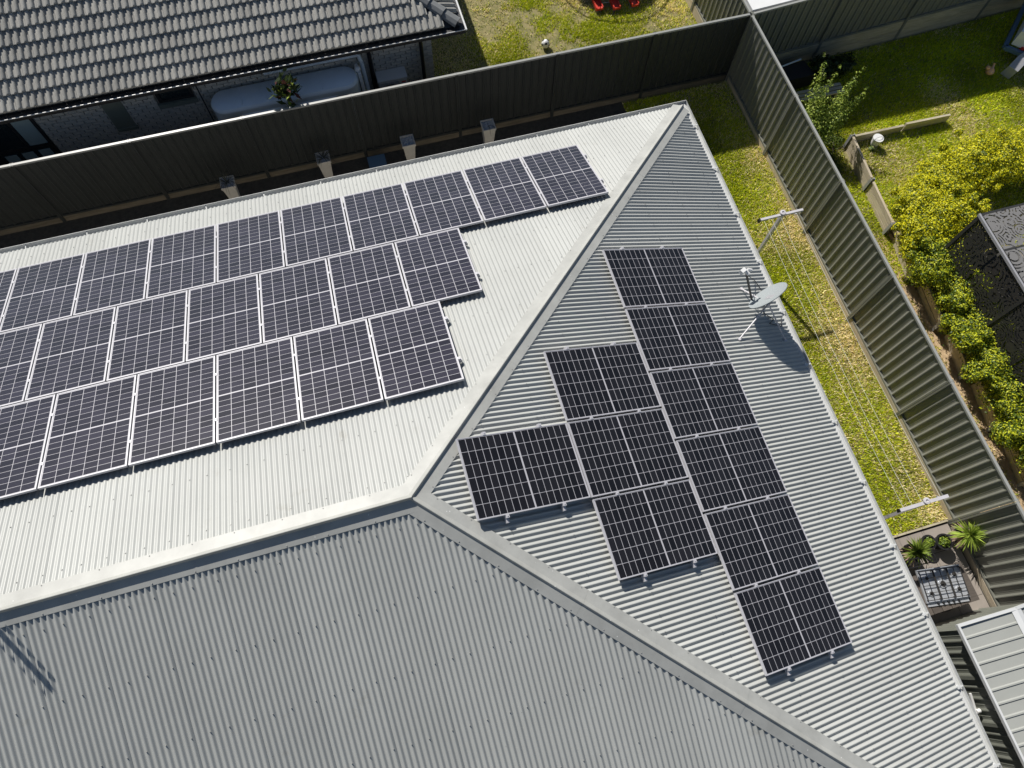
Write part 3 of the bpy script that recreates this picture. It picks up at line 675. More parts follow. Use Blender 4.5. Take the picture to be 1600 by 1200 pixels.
# conical shrub by the fence
bl = []
def spire(p, q, r0, n):
    for k in range(n):
        f_ = k/(n-1); bl.append((p[0]+(q[0]-p[0])*f_+random.uniform(-.04,.04), p[1]+(q[1]-p[1])*f_+random.uniform(-.04,.04), p[2]+(q[2]-p[2])*f_, r0*(1-f_)+0.045, r0*(1-f_)+0.045, r0*(1-f_)*1.1+0.07))
spire((11.0,7.2,-4.85), (11.28,8.22,-3.35), 0.42, 10); spire((11.2,7.1,-4.75), (12.05,7.75,-3.45), 0.32, 11); spire((11.4,7.1,-4.6), (12.15,7.35,-3.75), 0.24, 9)
spire((10.7,7.0,-4.8), (10.65,7.1,-3.9), 0.34, 6); spire((11.3,7.6,-4.6),(11.75,8.1,-3.7),0.18,7); spire((10.6,6.5,-4.9),(10.55,6.4,-4.3),0.26,4)
shrub('conical_shrub', (11.0, 7.05, G), bl, 9000, 0.028, (0.15,0.22,0.03), (0.40,0.48,0.08), 0.45, 'spiky green conical shrub leaning out beside the steel fence', 'shrub', stems=6)
bl = [(12.9,9.15,-4.9,0.4,0.3,0.25),(12.4,9.2,-4.85,0.35,0.28,0.25)]
shrub('shade_shrub', (12.6, 9.1, -5.27), bl, 1800, 0.06, (0.03,0.05,0.012), (0.05,0.08,0.02), 0.3, 'dark leafy plant in the shade under the blue grey fence', 'plant', stems=3)
# weeds creeping along the north end of the sleepers
bl = [(11.9,7.2,-5.2,0.35,0.3,0.12),(11.6,6.6,-5.2,0.3,0.5,0.10)]
shrub('creeping_weeds', (11.75, 6.9, G), bl, 1500, 0.03, (0.07,0.11,0.015), (0.2,0.24,0.03), 0.3, 'low weeds creeping round the corner of the sleeper wall', 'plant', stems=2)

# ------------------------------------------------------------------ timber retaining walls in the neighbour's yard
def wall_bay(r, a, b, z0, z1, n, m='timber_y'):
    a = Vector(a); b = Vector(b); h = (z1-z0)/n
    for k in range(n):
        j = random.uniform(-0.01, 0.01); zc = z0+h*(k+0.5)
        build('sleeper', MB().bar((a.x+j, a.y, zc), (b.x+j, b.y, zc), 0.055, h-0.012), M[m], r)
def hpost(r, x, y, z0, z1, rot=False):
    build('steel_post', MB().box(x-0.065, x-0.055, y-0.035, y+0.035, z0, z1).box(x+0.035, x+0.045, y-0.035, y+0.035, z0, z1).box(x-0.054, x+0.034, y-0.006, y+0.006, z0, z1), M['grey_metal'], r)
r = thing('retaining_wall', (12.05, 5.6, G), 'timber sleeper retaining wall whose long face meets the lawn corner', 'wall')
wall_bay(r, (12.16,6.93,0), (12.06,5.72,0), G-0.03, -4.86, 3); hpost(r, 12.05, 5.66, G, -4.85)
wall_bay(r, (12.05,5.60,0), (11.97,4.44,0), G-0.03, -4.88, 3); hpost(r, 11.96, 4.40, G, -4.86)
hpost(r, 12.17, 6.97, G, -4.85)
r2 = thing('retaining_wall', (13.5, 6.95, G), 'low grey timber wall running across the bright lawn beside the white bucket', 'wall')
wall_bay(r2, (12.22,6.95,0), (13.55,6.93,0), -5.32, -4.87, 2, 'timber_x'); wall_bay(r2, (13.57,6.93,0), (14.78,6.90,0), -5.30, -4.82, 2, 'timber_x')
bays = [(4.12,3.16,'second'),(2.84,1.84,'third'),(1.58,0.62,'fourth'),(0.36,-0.62,'fifth'),(-0.88,-1.86,'sixth'),(-2.12,-3.1,'seventh')]
for ya, yb, o_ in bays:
    r = thing('retaining_wall', (11.9, (ya+yb)/2, G), 'short stepped sleeper wall under the hedge, %s bay from the lawn corner' % o_, 'wall', 'stepped sleeper walls under the hedge')
    wall_bay(r, (12.02,ya,0), (11.90,yb,0), G-0.03, -4.93, 2); hpost(r, 11.89, yb-0.03, G, -4.92)
    build('sleeper', MB().bar((11.91,yb-0.09,-5.1), (12.3,yb-0.09,-5.1), 0.05, 0.34), M['timber_x'], r)
o = box('mulch_strip', M['mulch'], None, 10.7, 12.12, -9, 4.35, G-0.01, G+0.006); o['kind'] = 'structure'
# white bucket in the corner
r = thing('bucket', (12.72, 6.72, -5.11), 'white bucket standing in the corner of the low timber wall', 'bucket')
build('body', MB().lathe((12.72,6.72,-5.11), [(0.001,0.004),(0.09,0.004),(0.12,0.24),(0.128,0.24),(0.128,0.27),(0.11,0.27),(0.001,0.265)], 20), M['white'], r, smooth=True)
build('handle', MB().path([(12.72+0.13*math.cos(t), 6.72-0.02, -4.89+0.10*math.sin(t)) for t in np.linspace(0,math.pi,8)], 0.006, 5), M['grey_metal'], r)
shrub('bucket_weed', (12.58,6.6,-5.11), [(12.58,6.6,-5.05,0.07,0.07,0.07)], 160, 0.025, (0.1,0.16,0.04), (0.3,0.36,0.1), 0.5, 'small weed growing beside the white bucket', 'plant', stems=1)

# gazebo with laser cut screens
r = thing('screen_pergola', (13.4, 1.4, -5.0), 'dark pergola with laser cut patterned metal roof panels at the right edge', 'pergola')
gx, gy, gz_ = 12.16, 3.20, -2.92
for k in range(5):
    for j in range(2):
        xa, xb = gx+0.03+j*1.02, gx+1.0+j*1.02
        if k: ya, yb = 2.30-(k-1)*1.0, 1.34-(k-1)*1.0
        else: ya, yb = gy-0.03, 2.35
        build('roof_panel', MB().box(xa, xb, yb, ya, gz_, gz_+0.012), M['screen'], r)
    build('beam', MB().bar((gx, (2.32-(k-1)*1.0) if k else gy, gz_-0.02), (gx+2.1, (2.32-(k-1)*1.0) if k else gy, gz_-0.02), 0.045, 0.05), M['dark'], r)
    if k < 4:
        y1_ = gy-0.02 if k == 0 else 2.30-(k-1)*1.0; y0_ = 2.35 if k == 0 else 1.34-(k-1)*1.0
        build('wall_panel', MB().box(gx-0.012, gx, y0_, y1_, gz_-1.9, gz_-0.06), M['screen_shade'], r)
build('beam', MB().bar((gx-0.03, gy+0.02, gz_), (gx-0.03, -1.8, gz_), 0.04, 0.06), M['grey_metal'], r)
for y in (gy-0.02, 1.30, -0.7): build('post', MB().box(gx-0.03, gx+0.04, y-0.035, y+0.035, -5.1, gz_-0.03), M['dark'], r)
build('back_wall', MB().box(gx+0.4, gx+2.1, gy-0.02, gy, gz_-1.9, gz_-0.06), M['screen'], r)
box('pergola_floor', M['gravel'], r, gx+0.1, gx+2.4, -2, gy, -5.06, -5.0)

# trailer at the top right corner
r = thing('garden_trailer', (17.9, 8.4, -5.0), 'white box trailer with a blue chassis cut by the top right corner', 'trailer')
build('box_body', MB().prism([(17.15,8.35),(17.9,7.55),(19.3,8.2),(18.6,9.6)], -4.55, -4.15), M['white'], r)
build('chassis', MB().bar((17.02,8.36,-4.62), (17.85,7.50,-4.62), 0.10, 0.10).bar((17.02,8.36,-4.62),(18.5,9.7,-4.62),0.10,0.10), M['bluef'], r)
build('tail_light', MB().box(17.32,17.42,8.10,8.2,-4.62,-4.50), M['red'], r)
arch = [(16.95,7.78,-5.0),(16.98,7.74,-4.72),(17.2,7.86,-4.55),(17.45,7.93,-4.52),(17.75,8.03,-4.62),(18.0,8.1,-4.85)]
m_ = MB()
for a, b in zip(arch, arch[1:]):
    m_.add([(a[0]-0.06,a[1]+0.1,a[2]),(a[0]+0.06,a[1]-0.13,a[2]),(b[0]+0.06,b[1]-0.13,b[2]),(b[0]-0.06,b[1]+0.1,b[2])], [(0,1,2,3)])
o = build('mudguard', m_, M['grey_metal'], r); sol = o.modifiers.new('s', 'SOLIDIFY'); sol.thickness = 0.012
build('wheel', MB().tube((17.4,8.03,-4.79),(17.48,7.88,-4.79),0.2,18), M['black'], r)
o = build('garden_toy', MB().ball((16.62,7.98,-4.95), 0.11, 14, 0.85).ball((16.52,8.03,-4.86), 0.055, 10).tube((16.68,8.02,-4.9),(16.74,8.10,-4.84),0.03,8), M['yellow'], None, smooth=True)
tag(o, 'small orange and pink garden toy in the shade beside the trailer', 'toy')
# shaded bench and round edged tub
r = thing('garden_bench', (11.8, 8.55, G), 'low timber slat bench in the shade behind the conical shrub', 'bench')
for k in range(3): build('slat', MB().box(10.9, 12.6, 8.30+k*0.11, 8.38+k*0.11, -4.92, -4.89), M['timber_x'], r)
for x in (11.0, 12.4): box('leg', M['timber'], r, x, x+0.07, 8.32, 8.58, G, -4.92)
r = thing('garden_tub', (11.7, 9.2, G), 'dark tub with a rounded pale rim in the shade at the fence foot', 'tub')
pts = [(11.0,9.0,-4.85),(11.05,9.25,-4.85),(11.2,9.4,-4.85),(11.9,9.5,-4.82)]
build('rim', MB().path(pts, 0.02, 8), M['tank'], r); build('body', MB().prism([(11.0,8.95),(12.1,9.0),(12.0,9.5),(11.2,9.45),(11.05,9.25)], G, -4.88), M['black'], r)

# ------------------------------------------------------------------ shed at the lower right
r = thing('steel_shed', (8.85, -5.4, G), 'narrow steel shed with a white edged pale ribbed roof at the lower right', 'shed')
SX0, SX1, RX = 7.93, 9.83, 8.88; SY1, SY0 = -3.74, -7.4; SZ, RZ = -3.13, -2.97
n = 18; w = 0.2045
for side in (0, 1):
    for k in range(6):
        mb = MB(); y1 = SY1-0.03-k*3*w; vs = []; fs = []
        prof = []
        for q in range(3):
            y_ = y1-q*w; prof += [(y_, 0.0), (y_-0.150, 0.0), (y_-0.158, 0.004), (y_-0.168, 0.018), (y_-0.190, 0.018), (y_-0.200, 0.0)]
        prof.append((y1-3*w+0.002, 0.0))
        xa, xb, za, zb = (SX0+0.03, RX-0.02, SZ, RZ) if side == 0 else (SX1-0.03, RX+0.02, SZ, RZ)
        for y_, h_ in prof: vs += [(xa, y_, za+h_), (xb, y_, zb+h_)]
        for q in range(len(prof)-1): fs.append((2*q, 2*q+2, 2*q+3, 2*q+1) if side == 0 else (2*q+1, 2*q+3, 2*q+2, 2*q))
        build('roof_sheet', mb.add(vs, fs), M['shed_roof'], r)
build('ridge_capping', MB().add([(RX-0.085,SY1,RZ+0.012),(RX,SY1,RZ+0.035),(RX+0.085,SY1,RZ+0.012),(RX-0.085,SY0,RZ+0.012),(RX,SY0,RZ+0.035),(RX+0.085,SY0,RZ+0.012)], [(0,3,4,1),(1,4,5,2)]), M['white_trim'], r)
build('barge_trim', MB().bar((SX0, SY1, SZ+0.0), (RX, SY1, RZ+0.0), 0.045, 0.07).bar((RX, SY1, RZ), (SX1, SY1, SZ), 0.045, 0.07), M['white_trim'], r)
build('edge_trim', MB().bar((SX0, SY1+0.02, SZ+0.004), (SX0, SY0, SZ+0.004), 0.035, 0.07), M['white_trim'], r)
WX = 8.06
for k in range(5):
    a = SY1-0.10-0.74*(k+1); build('wall_sheet', ribbed('y', a+0.002, a+0.738, G+0.02, SZ-0.03, WX, -1, pitch=0.185, dep=0.022), M['shed_wall'], r)
for k in range(3):
    a = WX+0.03+0.57*k; build('wall_sheet', ribbed('x', a, a+0.568, G+0.02, SZ-0.03, SY1-0.11, 1, pitch=0.142, dep=0.014), M['shed_wall'], r)
for y in (SY1-0.86, SY1-1.60): build('corner_strip', MB().box(WX-0.03, WX-0.012, y-0.03, y+0.03, G, SZ-0.04), M['shed_wall'], r)
build('door_bolt', MB().bar((7.965,-4.83,-3.72),(7.965,-5.32,-3.86),0.035,0.03).tube((7.965,-5.12,-3.78),(8.03,-5.12,-3.78),0.035,10), M['white'], r)

# ------------------------------------------------------------------ patio: pavers, pots, cooktop
pav = box('patio', M['gravel'], None, 6.4, 10.06, -4.4, -2.16, G-0.03, G-0.004); pav['kind'] = 'structure'
pm = MB().box(-0.296, 0.296, -0.236, 0.236, 0, 0.036).mesh('paver', M['paver'])
for i in range(6):
    for j in range(5):
        x = 6.72+i*0.6; y = -2.42-j*0.48
        loc = Matrix.Translation(Vector((x, y, G-0.004+random.uniform(0,0.003))) + OFF)
        inst('paver', pm, pav, WM[pav].inverted() @ loc @ Matrix.Rotation(random.uniform(-.006,.006),4,'Z'))
r = thing('border_edging', (8.4,-2.15,G), 'grey timber edging board between the side lawn and the patio', 'edging')
box('board', M['timber_x'], r, 7.0, 8.5, -2.155, -2.115, G, G+0.07); box('board', M['timber_x'], r, 8.51, 10.03, -2.155, -2.115, G, G+0.07)
def yucca(x, y, z, label, R, n, green):
    r = thing('yucca', (x, y, G), label, 'plant', 'spiky yuccas on the patio')
    V = []; c = []
    for k in range(n):
        a = rng.uniform(0, 2*np.pi); e = rng.uniform(-0.35, 1.35); L_ = R*rng.uniform(0.8, 1.1); w = 0.014
        d0 = np.array([math.cos(a)*math.cos(e), math.sin(a)*math.cos(e), math.sin(e)]); sd_ = np.array([-math.sin(a), math.cos(a), 0])*w
        c0 = np.array([x, y, z]); p1 = c0+d0*L_*0.5; p2 = c0+d0*L_ + np.array([0,0,-0.10*L_])
        V += [c0-sd_*0.6, c0+sd_*0.6, p1+sd_, p1-sd_, p1-sd_, p1+sd_, p2+sd_*0.08, p2-sd_*0.08]
        col = np.array(green)*rng.uniform(0.6, 1.5) + np.array([0.06,0.05,0])*rng.random(); c += [col, col]
    me = raw_mesh('leaf_crown', np.array(V)-np.array([x,y,G]), 4, np.array(c), M['leaf']); o = bpy.data.objects.new('leaf_crown', me); COL.objects.link(o); o.parent = r
    V = []; c = []
    for k in range(80):                                   # dead brown skirt
        a = rng.uniform(0, 2*np.pi); L_ = R*rng.uniform(0.5, 0.95); w = 0.014; e = rng.uniform(-1.1, -0.1); a = a if rng.random() < 0.4 else rng.uniform(2.2, 4.2)
        d0 = np.array([math.cos(a)*math.cos(e), math.sin(a)*math.cos(e), math.sin(e)]); sd_ = np.array([-math.sin(a), math.cos(a), 0])*w
        c0 = np.array([x, y, z-0.05]); p2 = c0+d0*L_; V += [c0-sd_, c0+sd_, p2+sd_*0.3, p2-sd_*0.3]; c.append(np.array([0.60,0.45,0.34])*rng.uniform(0.6,1.3))
    me = raw_mesh('dead_leaves', np.array(V)-np.array([x,y,G]), 4, np.array(c), M['leaf']); o = bpy.data.objects.new('dead_leaves', me); COL.objects.link(o); o.parent = r
    build('stem', MB().tube((x,y,G+0.28),(x,y,z),0.04,10), M['trunk'], r)
    build('pot', MB().lathe((x,y,G), [(0.001,0.002),(0.13,0.002),(0.17,0.30),(0.185,0.30),(0.185,0.33),(0.155,0.33),(0.15,0.27),(0.001,0.27)], 20), M['black'], r, smooth=True)
yucca(8.86, -2.52, -4.78, 'green yucca with a dry brown skirt beside the house gutter', 0.31, 110, (0.17,0.25,0.04))
yucca(9.98, -2.50, -4.72, 'bright yucca with long spiky leaves against the ribbed fence', 0.37, 130, (0.27,0.37,0.06))
for x, y, lab, R in ((9.32,-2.42,'round black pot with a feathery green plant next to the left yucca',0.13),(9.62,-2.50,'black pot with a small lime green plant between the yuccas',0.15)):
    r = thing('plant_pot', (x, y, G), lab, 'plant pot', 'black pots on the patio')
    build('pot', MB().lathe((x,y,G+0.03), [(0.001,0.002),(R*0.8,0.002),(R,0.22),(R+0.015,0.22),(R+0.015,0.25),(R-0.02,0.25),(R-0.03,0.19),(0.001,0.19)], 22), M['black'], r, smooth=True)
    V, c = leaf_cloud([(x,y,G+0.27,R*0.75,R*0.75,0.09)], 420, 0.022, (0.12,0.19,0.03), (0.28,0.36,0.04), 0.5)
    me = raw_mesh('foliage', V-np.array([x,y,G]), 4, c, M['leaf']); o = bpy.data.objects.new('foliage', me); COL.objects.link(o); o.parent = r
def cooktop():
    P = [Vector((8.46,-2.81,-4.5)), Vector((9.30,-2.93,-4.5)), Vector((9.27,-3.52,-4.5)), Vector((8.42,-3.42,-4.5))]
    c = (P[0]+P[1]+P[2]+P[3])/4; ang = math.atan2((P[1]-P[0]).y, (P[1]-P[0]).x)
    mw = Matrix.Translation(c+OFF) @ Matrix.Rotation(ang, 4, 'Z')
    r = thing('gas_cooktop', (0,0,0), 'five burner stainless gas cooktop with wire trivets on the patio bench', 'cooktop', None, mw)
    def L_(name, mb, m, par=None, smooth=False):
        o = bpy.data.objects.new(name, mb.mesh(name, m)); COL.objects.link(o); o.parent = par or r; WM[o] = WM[par or r]
        if smooth: auto(o)
        return o
    L_('tray', MB().box(-0.42,0.42,-0.30,0.30,-0.02,0.0).box(-0.42,0.42,0.285,0.30,0,0.022).box(-0.42,0.42,-0.30,-0.285,0,0.022).box(-0.42,-0.405,-0.284,0.284,0,0.022).box(0.405,0.42,-0.284,0.284,0,0.022), M['steel'])
    for k in range(3):
        x = -0.27+0.27*k; m = MB(); z = 0.05
        for yy in (-0.26, 0.26): m.bar((x-0.125,yy,z),(x+0.125,yy,z),0.013,0.013)
        for xx in (-0.125, 0.125): m.bar((x+xx,-0.26,z),(x+xx,0.26,z),0.013,0.013)
        for yy in (-0.13, 0, 0.13): m.bar((x-0.12,yy,z),(x+0.12,yy,z),0.010,0.010)
        m.bar((x,-0.26,z),(x,0.26,z),0.010,0.010)
        for xx in (-0.12, 0.12):
            for yy in (-0.25, 0.25): m.box(x+xx-0.006, x+xx+0.006, yy-0.006, yy+0.006, 0.0, z)
        L_('trivet', m, M['iron'])
    for x, y, R in ((-0.27,0.13,0.038),(-0.27,-0.14,0.045),(0,0,0.065),(0.27,0.14,0.05),(0.27,-0.13,0.045)):
        b = L_('burner', MB().lathe((x,y,0), [(R*1.25,0.0),(R*1.2,0.018),(R,0.02),(0.001,0.021)], 18), M['steel'], smooth=True)
        L_('burner_cap', MB().lathe((x,y,0.021), [(R*0.8,0.0),(R*0.75,0.012),(0.001,0.014)], 16), M['iron'], b, smooth=True)
    for k in range(5): L_('knob', MB().lathe((-0.2+0.1*k,-0.33,-0.01), [(0.022,0),(0.018,0.03),(0.001,0.03)], 12), M['black'])
    L_('control_strip', MB().box(-0.40,0.40,-0.365,-0.302,-0.03,-0.008), M['steel'])
    return r
cooktop()
r = thing('barbecue_bench', (8.6,-3.15,G), 'dark timber slat bench under the gas cooktop', 'bench')
for k in range(9):
    x = 7.72+k*0.19; build('slat', MB().box(x, x+0.178, -3.62, -2.90, -4.56, -4.53), M['deck'], r)
for x in (7.75, 9.34):
    for y in (-3.58, -2.98): box('leg', M['deck'], r, x, x+0.07, y, y+0.07, G+0.032, -4.562)
for x, lab in ((8.62,'left of two small black wire racks above the cooktop'),(8.93,'right of two small black wire racks above the cooktop')):
    r = thing('wire_rack', (x,-2.68,G), lab, 'rack', 'wire racks beside the cooktop'); m = MB(); z = -4.62
    m.path([(x-0.12,-2.76,z),(x+0.12,-2.78,z),(x+0.11,-2.62,z),(x-0.10,-2.60,z),(x-0.12,-2.76,z)], 0.008, 5)
    for q in range(4): m.tube((x-0.08+q*0.05,-2.77,z),(x-0.08+q*0.05,-2.61,z),0.005,5)
    build('basket', m, M['black'], r)
    m = MB()
    for dx, dy in ((-.11,-.76),(.11,-.77),(.1,-.63),(-.1,-.61)): m.tube((x+dx,-2+dy,G+0.03),(x+dx,-2+dy,z),0.008,5)
    build('leg_frame', m, M['black'], r)
o = build('garden_hose', MB().path([(9.5,-3.62,-5.24),(9.2,-3.70,-5.24),(8.9,-3.66,-5.24)], 0.02, 6), M['black']); tag(o, 'short black hose lying on the pavers by the shed wall', 'hose')

# ------------------------------------------------------------------ tall planters in the shaded side path
def planter(x, y, label, plant, R=0.155):
    r = thing('tall_planter', (x, y, G), label, 'planter', 'tall square planters in the shaded side path')
    z1 = -4.42; m = MB().taper(x, y, G+0.02, z1-0.003, 0.075, R-0.012); build('body', m, M['planter'], r)
    m = MB()
    for (a, b, c_, d) in ((x-R,x+R,y-R,y-R+0.02),(x-R,x+R,y+R-0.02,y+R),(x-R,x-R+0.02,y-R+0.021,y+R-0.021),(x+R-0.02,x+R,y-R+0.021,y+R-0.021)): m.box(a,b,c_,d,z1-0.03,z1+0.035)
    build('rim', m, M['planter'], r)
    m = MB()
    for k in range(40):
        m.ball((x+random.uniform(-R+.04,R-.04), y+random.uniform(-R+.04,R-.04), z1+0.002), random.uniform(0.014,0.026), 6)
    build('pebbles', m, M['pebble'], r, kind='stuff')
    if plant:
        V = []; c = []
        for k in range(plant):
            a = rng.uniform(0,2*np.pi); L_ = rng.uniform(0.2,0.42); sd_ = np.array([-math.sin(a),math.cos(a),0])*0.006
            c0 = np.array([x,y,z1]); p1 = c0+np.array([math.cos(a)*L_*0.5,math.sin(a)*L_*0.5,L_*0.4]); p2 = c0+np.array([math.cos(a)*L_,math.sin(a)*L_,L_*0.15])
            V += [c0-sd_,c0+sd_,p1+sd_,p1-sd_,p1-sd_,p1+sd_,p2+sd_*.2,p2-sd_*.2]; q = np.array([0.10,0.095,0.06])*rng.uniform(0.5,1.4); c += [q,q]
        me = raw_mesh('grass_tuft', np.array(V)-np.array([x,y,G]), 4, np.array(c), M['leaf']); o = bpy.data.objects.new('grass_tuft', me); COL.objects.link(o); o.parent = r
planter(1.60, 9.22, 'tall pale planter filled with pebbles only, third from the left', 0)
planter(-0.37, 9.26, 'tall pale planter with dry drooping grass, second from the left', 34)
planter(3.52, 9.18, 'tall pale planter with a single stick, nearest the roof corner', 2)
planter(-2.55, 9.14, 'tall pale planter with leaning grass, farthest left in the shade', 26)
o = build('storage_crate', MB().box(0.62,1.0,9.2,9.5,G,-5.05).box(0.60,1.02,9.18,9.52,-5.048,-5.02), M['bluef']); tag(o, 'dark blue storage crate on the ground between two tall planters', 'crate')

# ------------------------------------------------------------------ neighbour's tiled house
NX, NY, NZ = 3.30, 10.70, -2.86                           # eave corner
TP = math.radians(22); TC, TS, TTn = math.cos(TP), math.sin(TP), math.tan(TP)
nb = thing('neighbour_house', (-3, 15, G), 'neighbouring pale brick house with a grey concrete tile roof', 'house')
tw, tl, tex = 0.300, 0.40, 0.325
def tile_mb():
    # local: x across, y up the slope, z normal; two rolls per tile; the lower front edge is at y = 0
    prof = [(-0.150,0.008)]
    for c in (-0.075, 0.075):
        prof += [(c-0.052,0.006)] + [(c+0.040*math.cos(t), 0.010+0.044*math.sin(t)) for t in np.linspace(math.pi, 0, 7)] + [(c+0.052,0.006)]
    prof += [(0.148,0.008)]
    n = len(prof); vs = []
    for y, dz in ((0.0, 0.056), (0.02, 0.058), (tl, 0.0)):
        for x, z in prof:
            k = 0.90 if y == 0.0 and z > 0.012 else 1.0
            vs.append((x, y, z*k+dz))
    fs = []
    for r_ in range(2):
        for i in range(n-1): fs.append((r_*n+i, r_*n+i+1, (r_+1)*n+i+1, (r_+1)*n+i))
    m = len(vs); vs += [(x, 0.004, 0.004) for x, z in prof]
    for i in range(n-1): fs.append((m+i, m+i+1, i+1, i))
    return vs, fs
tv, tf = tile_mb()
def tile_mesh():
    me = MB().add(tv, tf).mesh('roof_tile', M['tile']); me.shade_smooth(); me.set_sharp_from_angle(angle=math.radians(50)); return me
tme = tile_mesh()
def roof_frame(kind):
    if kind == 'S': return Matrix(((1,0,0,0),(0,TC,-TS,NY),(0,TS,TC,NZ),(0,0,0,1)))
    return Matrix(((0,-TC,TS,NX),(1,0,0,0),(0,TS,TC,NZ),(0,0,0,1)))      # east slope, x across = +y
cams = Vector((0.4934,-2.1709,9.0498)); cand = []
for r_ in range(16):
    y0 = r_*tex + 0.01
    for k in range(-1, 52):
        x = NX - 0.20 - k*tw - (0.0)
        top = NX - (y0+0.17)*TC
        if x + 0.15 < top + 0.10: cand.append(('S', x, y0, r_))
    for k in range(0, 30):
        y = NY + 0.16 + k*tw
        if y - 0.15 > NY + (y0+0.17)*TC - 0.08 and k < 26: cand.append(('E', y, y0, r_))
def tile_mat(kind, u, y0):
    F = roof_frame(kind)
    return F @ Matrix.Translation((u, y0, 0.0)) @ Matrix.Rotation(random.uniform(-.008,.008),4,'Z') @ Matrix.Rotation(random.uniform(-.008,.008),4,'X')
def vis(c):
    p = (roof_frame(c[0]) @ Vector((c[1], c[2], 0)))+OFF
    q = cam.matrix_world.inverted() @ p
    u = 800+1118.47*q.x/-q.z; v = 600-1118.47*q.y/-q.z
    return -30 < u < 1630 and v > -25, (p-cam.matrix_world.translation).length
inv_nb = WM[nb].inverted(); vis_list = []; rest = []
for c in cand:
    a, d = vis(c); (vis_list if a else rest).append((d, c))
vis_list.sort(key=lambda t: t[0]); print('tiles visible', len(vis_list), 'rest', len(rest))
rest += vis_list[300:]; vis_list = vis_list[:300]
for d, c in vis_list:
    inst('tile', tme, nb, inv_nb @ Matrix.Translation(OFF) @ tile_mat(c[0], c[1], c[2]))
mb = MB()
for d, c in rest:
    Mx = tile_mat(c[0], c[1], c[2]); mb.add([Mx @ Vector(p) for p in tv], tf)
o = build('tiles', mb, M['tile'], nb, kind='stuff'); auto(o, 50)
RL = 5.2
rz = NZ + RL*TTn
mb = MB().add([(-13,NY,NZ-0.01),(NX,NY,NZ-0.01),(NX-RL,NY+RL,rz-0.01),(-13,NY+RL,rz-0.01)], [(0,1,2,3)]).add([(NX,NY,NZ-0.01),(NX,NY+9,NZ-0.01),(NX-RL,NY+9,rz-0.01),(NX-RL,NY+RL,rz-0.01)], [(0,1,2,3)])
mb.add([(-13,NY+2*RL,NZ),(-13,NY+RL,rz-0.01),(NX-RL,NY+RL,rz-0.01),(NX-RL,NY+2*RL,NZ)], [(0,1,2,3)])
build('roof_deck', mb, M['dark'], nb)
hdn = Vector((-1, 1, TTn)).normalized()
for k in range(16):                                       # hip tiles, each its own piece
    a = Vector((NX-0.03, NY+0.03, NZ+0.05)) + hdn*(k*0.37); b = a + hdn*0.42
    upv = Vector((0,0,1)); upv = (upv-hdn*upv.dot(hdn)).normalized(); sdv = hdn.cross(upv).normalized()
    prof = [(-0.135,-0.055),(-0.115,0.0),(-0.045,0.05),(0.045,0.05),(0.115,0.0),(0.135,-0.055)]
    l0 = upv*0.035
    outer = [a+sdv*x*1.05+upv*z+l0 for x,z in prof]+[b+sdv*x*0.92+upv*z for x,z in prof]
    inner = [a+sdv*x*0.95+upv*(z-0.018)+l0 for x,z in prof]
    fs = [(i,i+1,7+i,6+i) for i in range(5)] + [(12+i,12+i+1,i+1,i) for i in range(5)]
    build('hip_tile', MB().add(outer+inner, fs), M['hip_tile'], nb)
gt = box('gutter', M['black'], nb, -13, NX+0.10, NY-0.12, NY+0.0, NZ-0.13, NZ-0.03)
box('gutter_lip', M['white_trim'], gt, -13, NX+0.085, NY-0.132, NY-0.121, NZ-0.040, NZ-0.024)
ge = box('gutter', M['black'], nb, NX+0.002, NX+0.10, NY+0.001, NY+9, NZ-0.13, NZ-0.03)
box('gutter_lip', M['white_trim'], ge, NX+0.10, NX+0.135, NY-0.132, NY+9, NZ-0.05, NZ-0.02)
box('soffit', M['dark'], nb, -13, NX, NY+0.001, NY+10, NZ-0.16, NZ-0.135)
# brick walls with openings
WY, WXe = 11.06, 2.68
box('wall', M['mortar'], nb, -13, WXe-0.012, WY+0.008, WY+0.25, G, NZ-0.162)
box('wall', M['mortar'], nb, WXe-0.25, WXe-0.013, WY+0.26, NY+9, G, NZ-0.162)
openings = [(-7.6,-6.05,-4.75,-3.0), (-4.66,-4.24,-4.18,-3.0), (-3.56,-2.72,-3.72,-3.0)]
bl_, bh_ = 0.24, 0.076
bme = MB().box(-bl_/2+0.005, bl_/2-0.005, -0.05, 0.0, 0.0, bh_).mesh('brick', M['brick']); cb = []
row = 0; z = G+0.02; halves = []
while z < NZ-0.25:
    x = WXe - bl_/2 - (0.125 if row % 2 else 0)
    if row % 2: halves.append((WXe-0.118, WXe-0.002, z))
    while x > -9.5:
        l_, r_ = x-bl_/2+0.005, x+bl_/2-0.005
        for a, b, c, d in openings:
            if c < z+0.04 and l_ < b and r_ > a:
                if l_ < a: r_ = a-0.004
                elif r_ > b: l_ = b+0.004
                else: r_ = l_
        if r_-l_ > bl_-0.02: cb.append((x, z))
        elif r_-l_ > 0.012: halves.append((l_, r_, z))
        x -= bl_+0.010
    z += 0.086; row += 1
def bvis(c):
    q = cam.matrix_world.inverted() @ (Vector((c[0], WY, c[1]))+OFF)
    u = 800+1118.47*q.x/-q.z; v = 600-1118.47*q.y/-q.z
    fv = 262 - (262-22)*u/1177; ev = 190-(190-42)*u/718
    return -10 < u < 700 and ev-5 < v < fv+8
cv = sorted([c for c in cb if bvis(c)], key=lambda c: -c[1]-0.25*c[0]); co = [c for c in cb if not bvis(c)]; print('bricks visible', len(cv))
co += cv[300:]
for x, z in cv[:300]:
    inst('brick', bme, nb, inv_nb @ Matrix.Translation(OFF) @ Matrix.Translation((x, WY+random.uniform(-0.002,0.003), z)))
mb = MB()
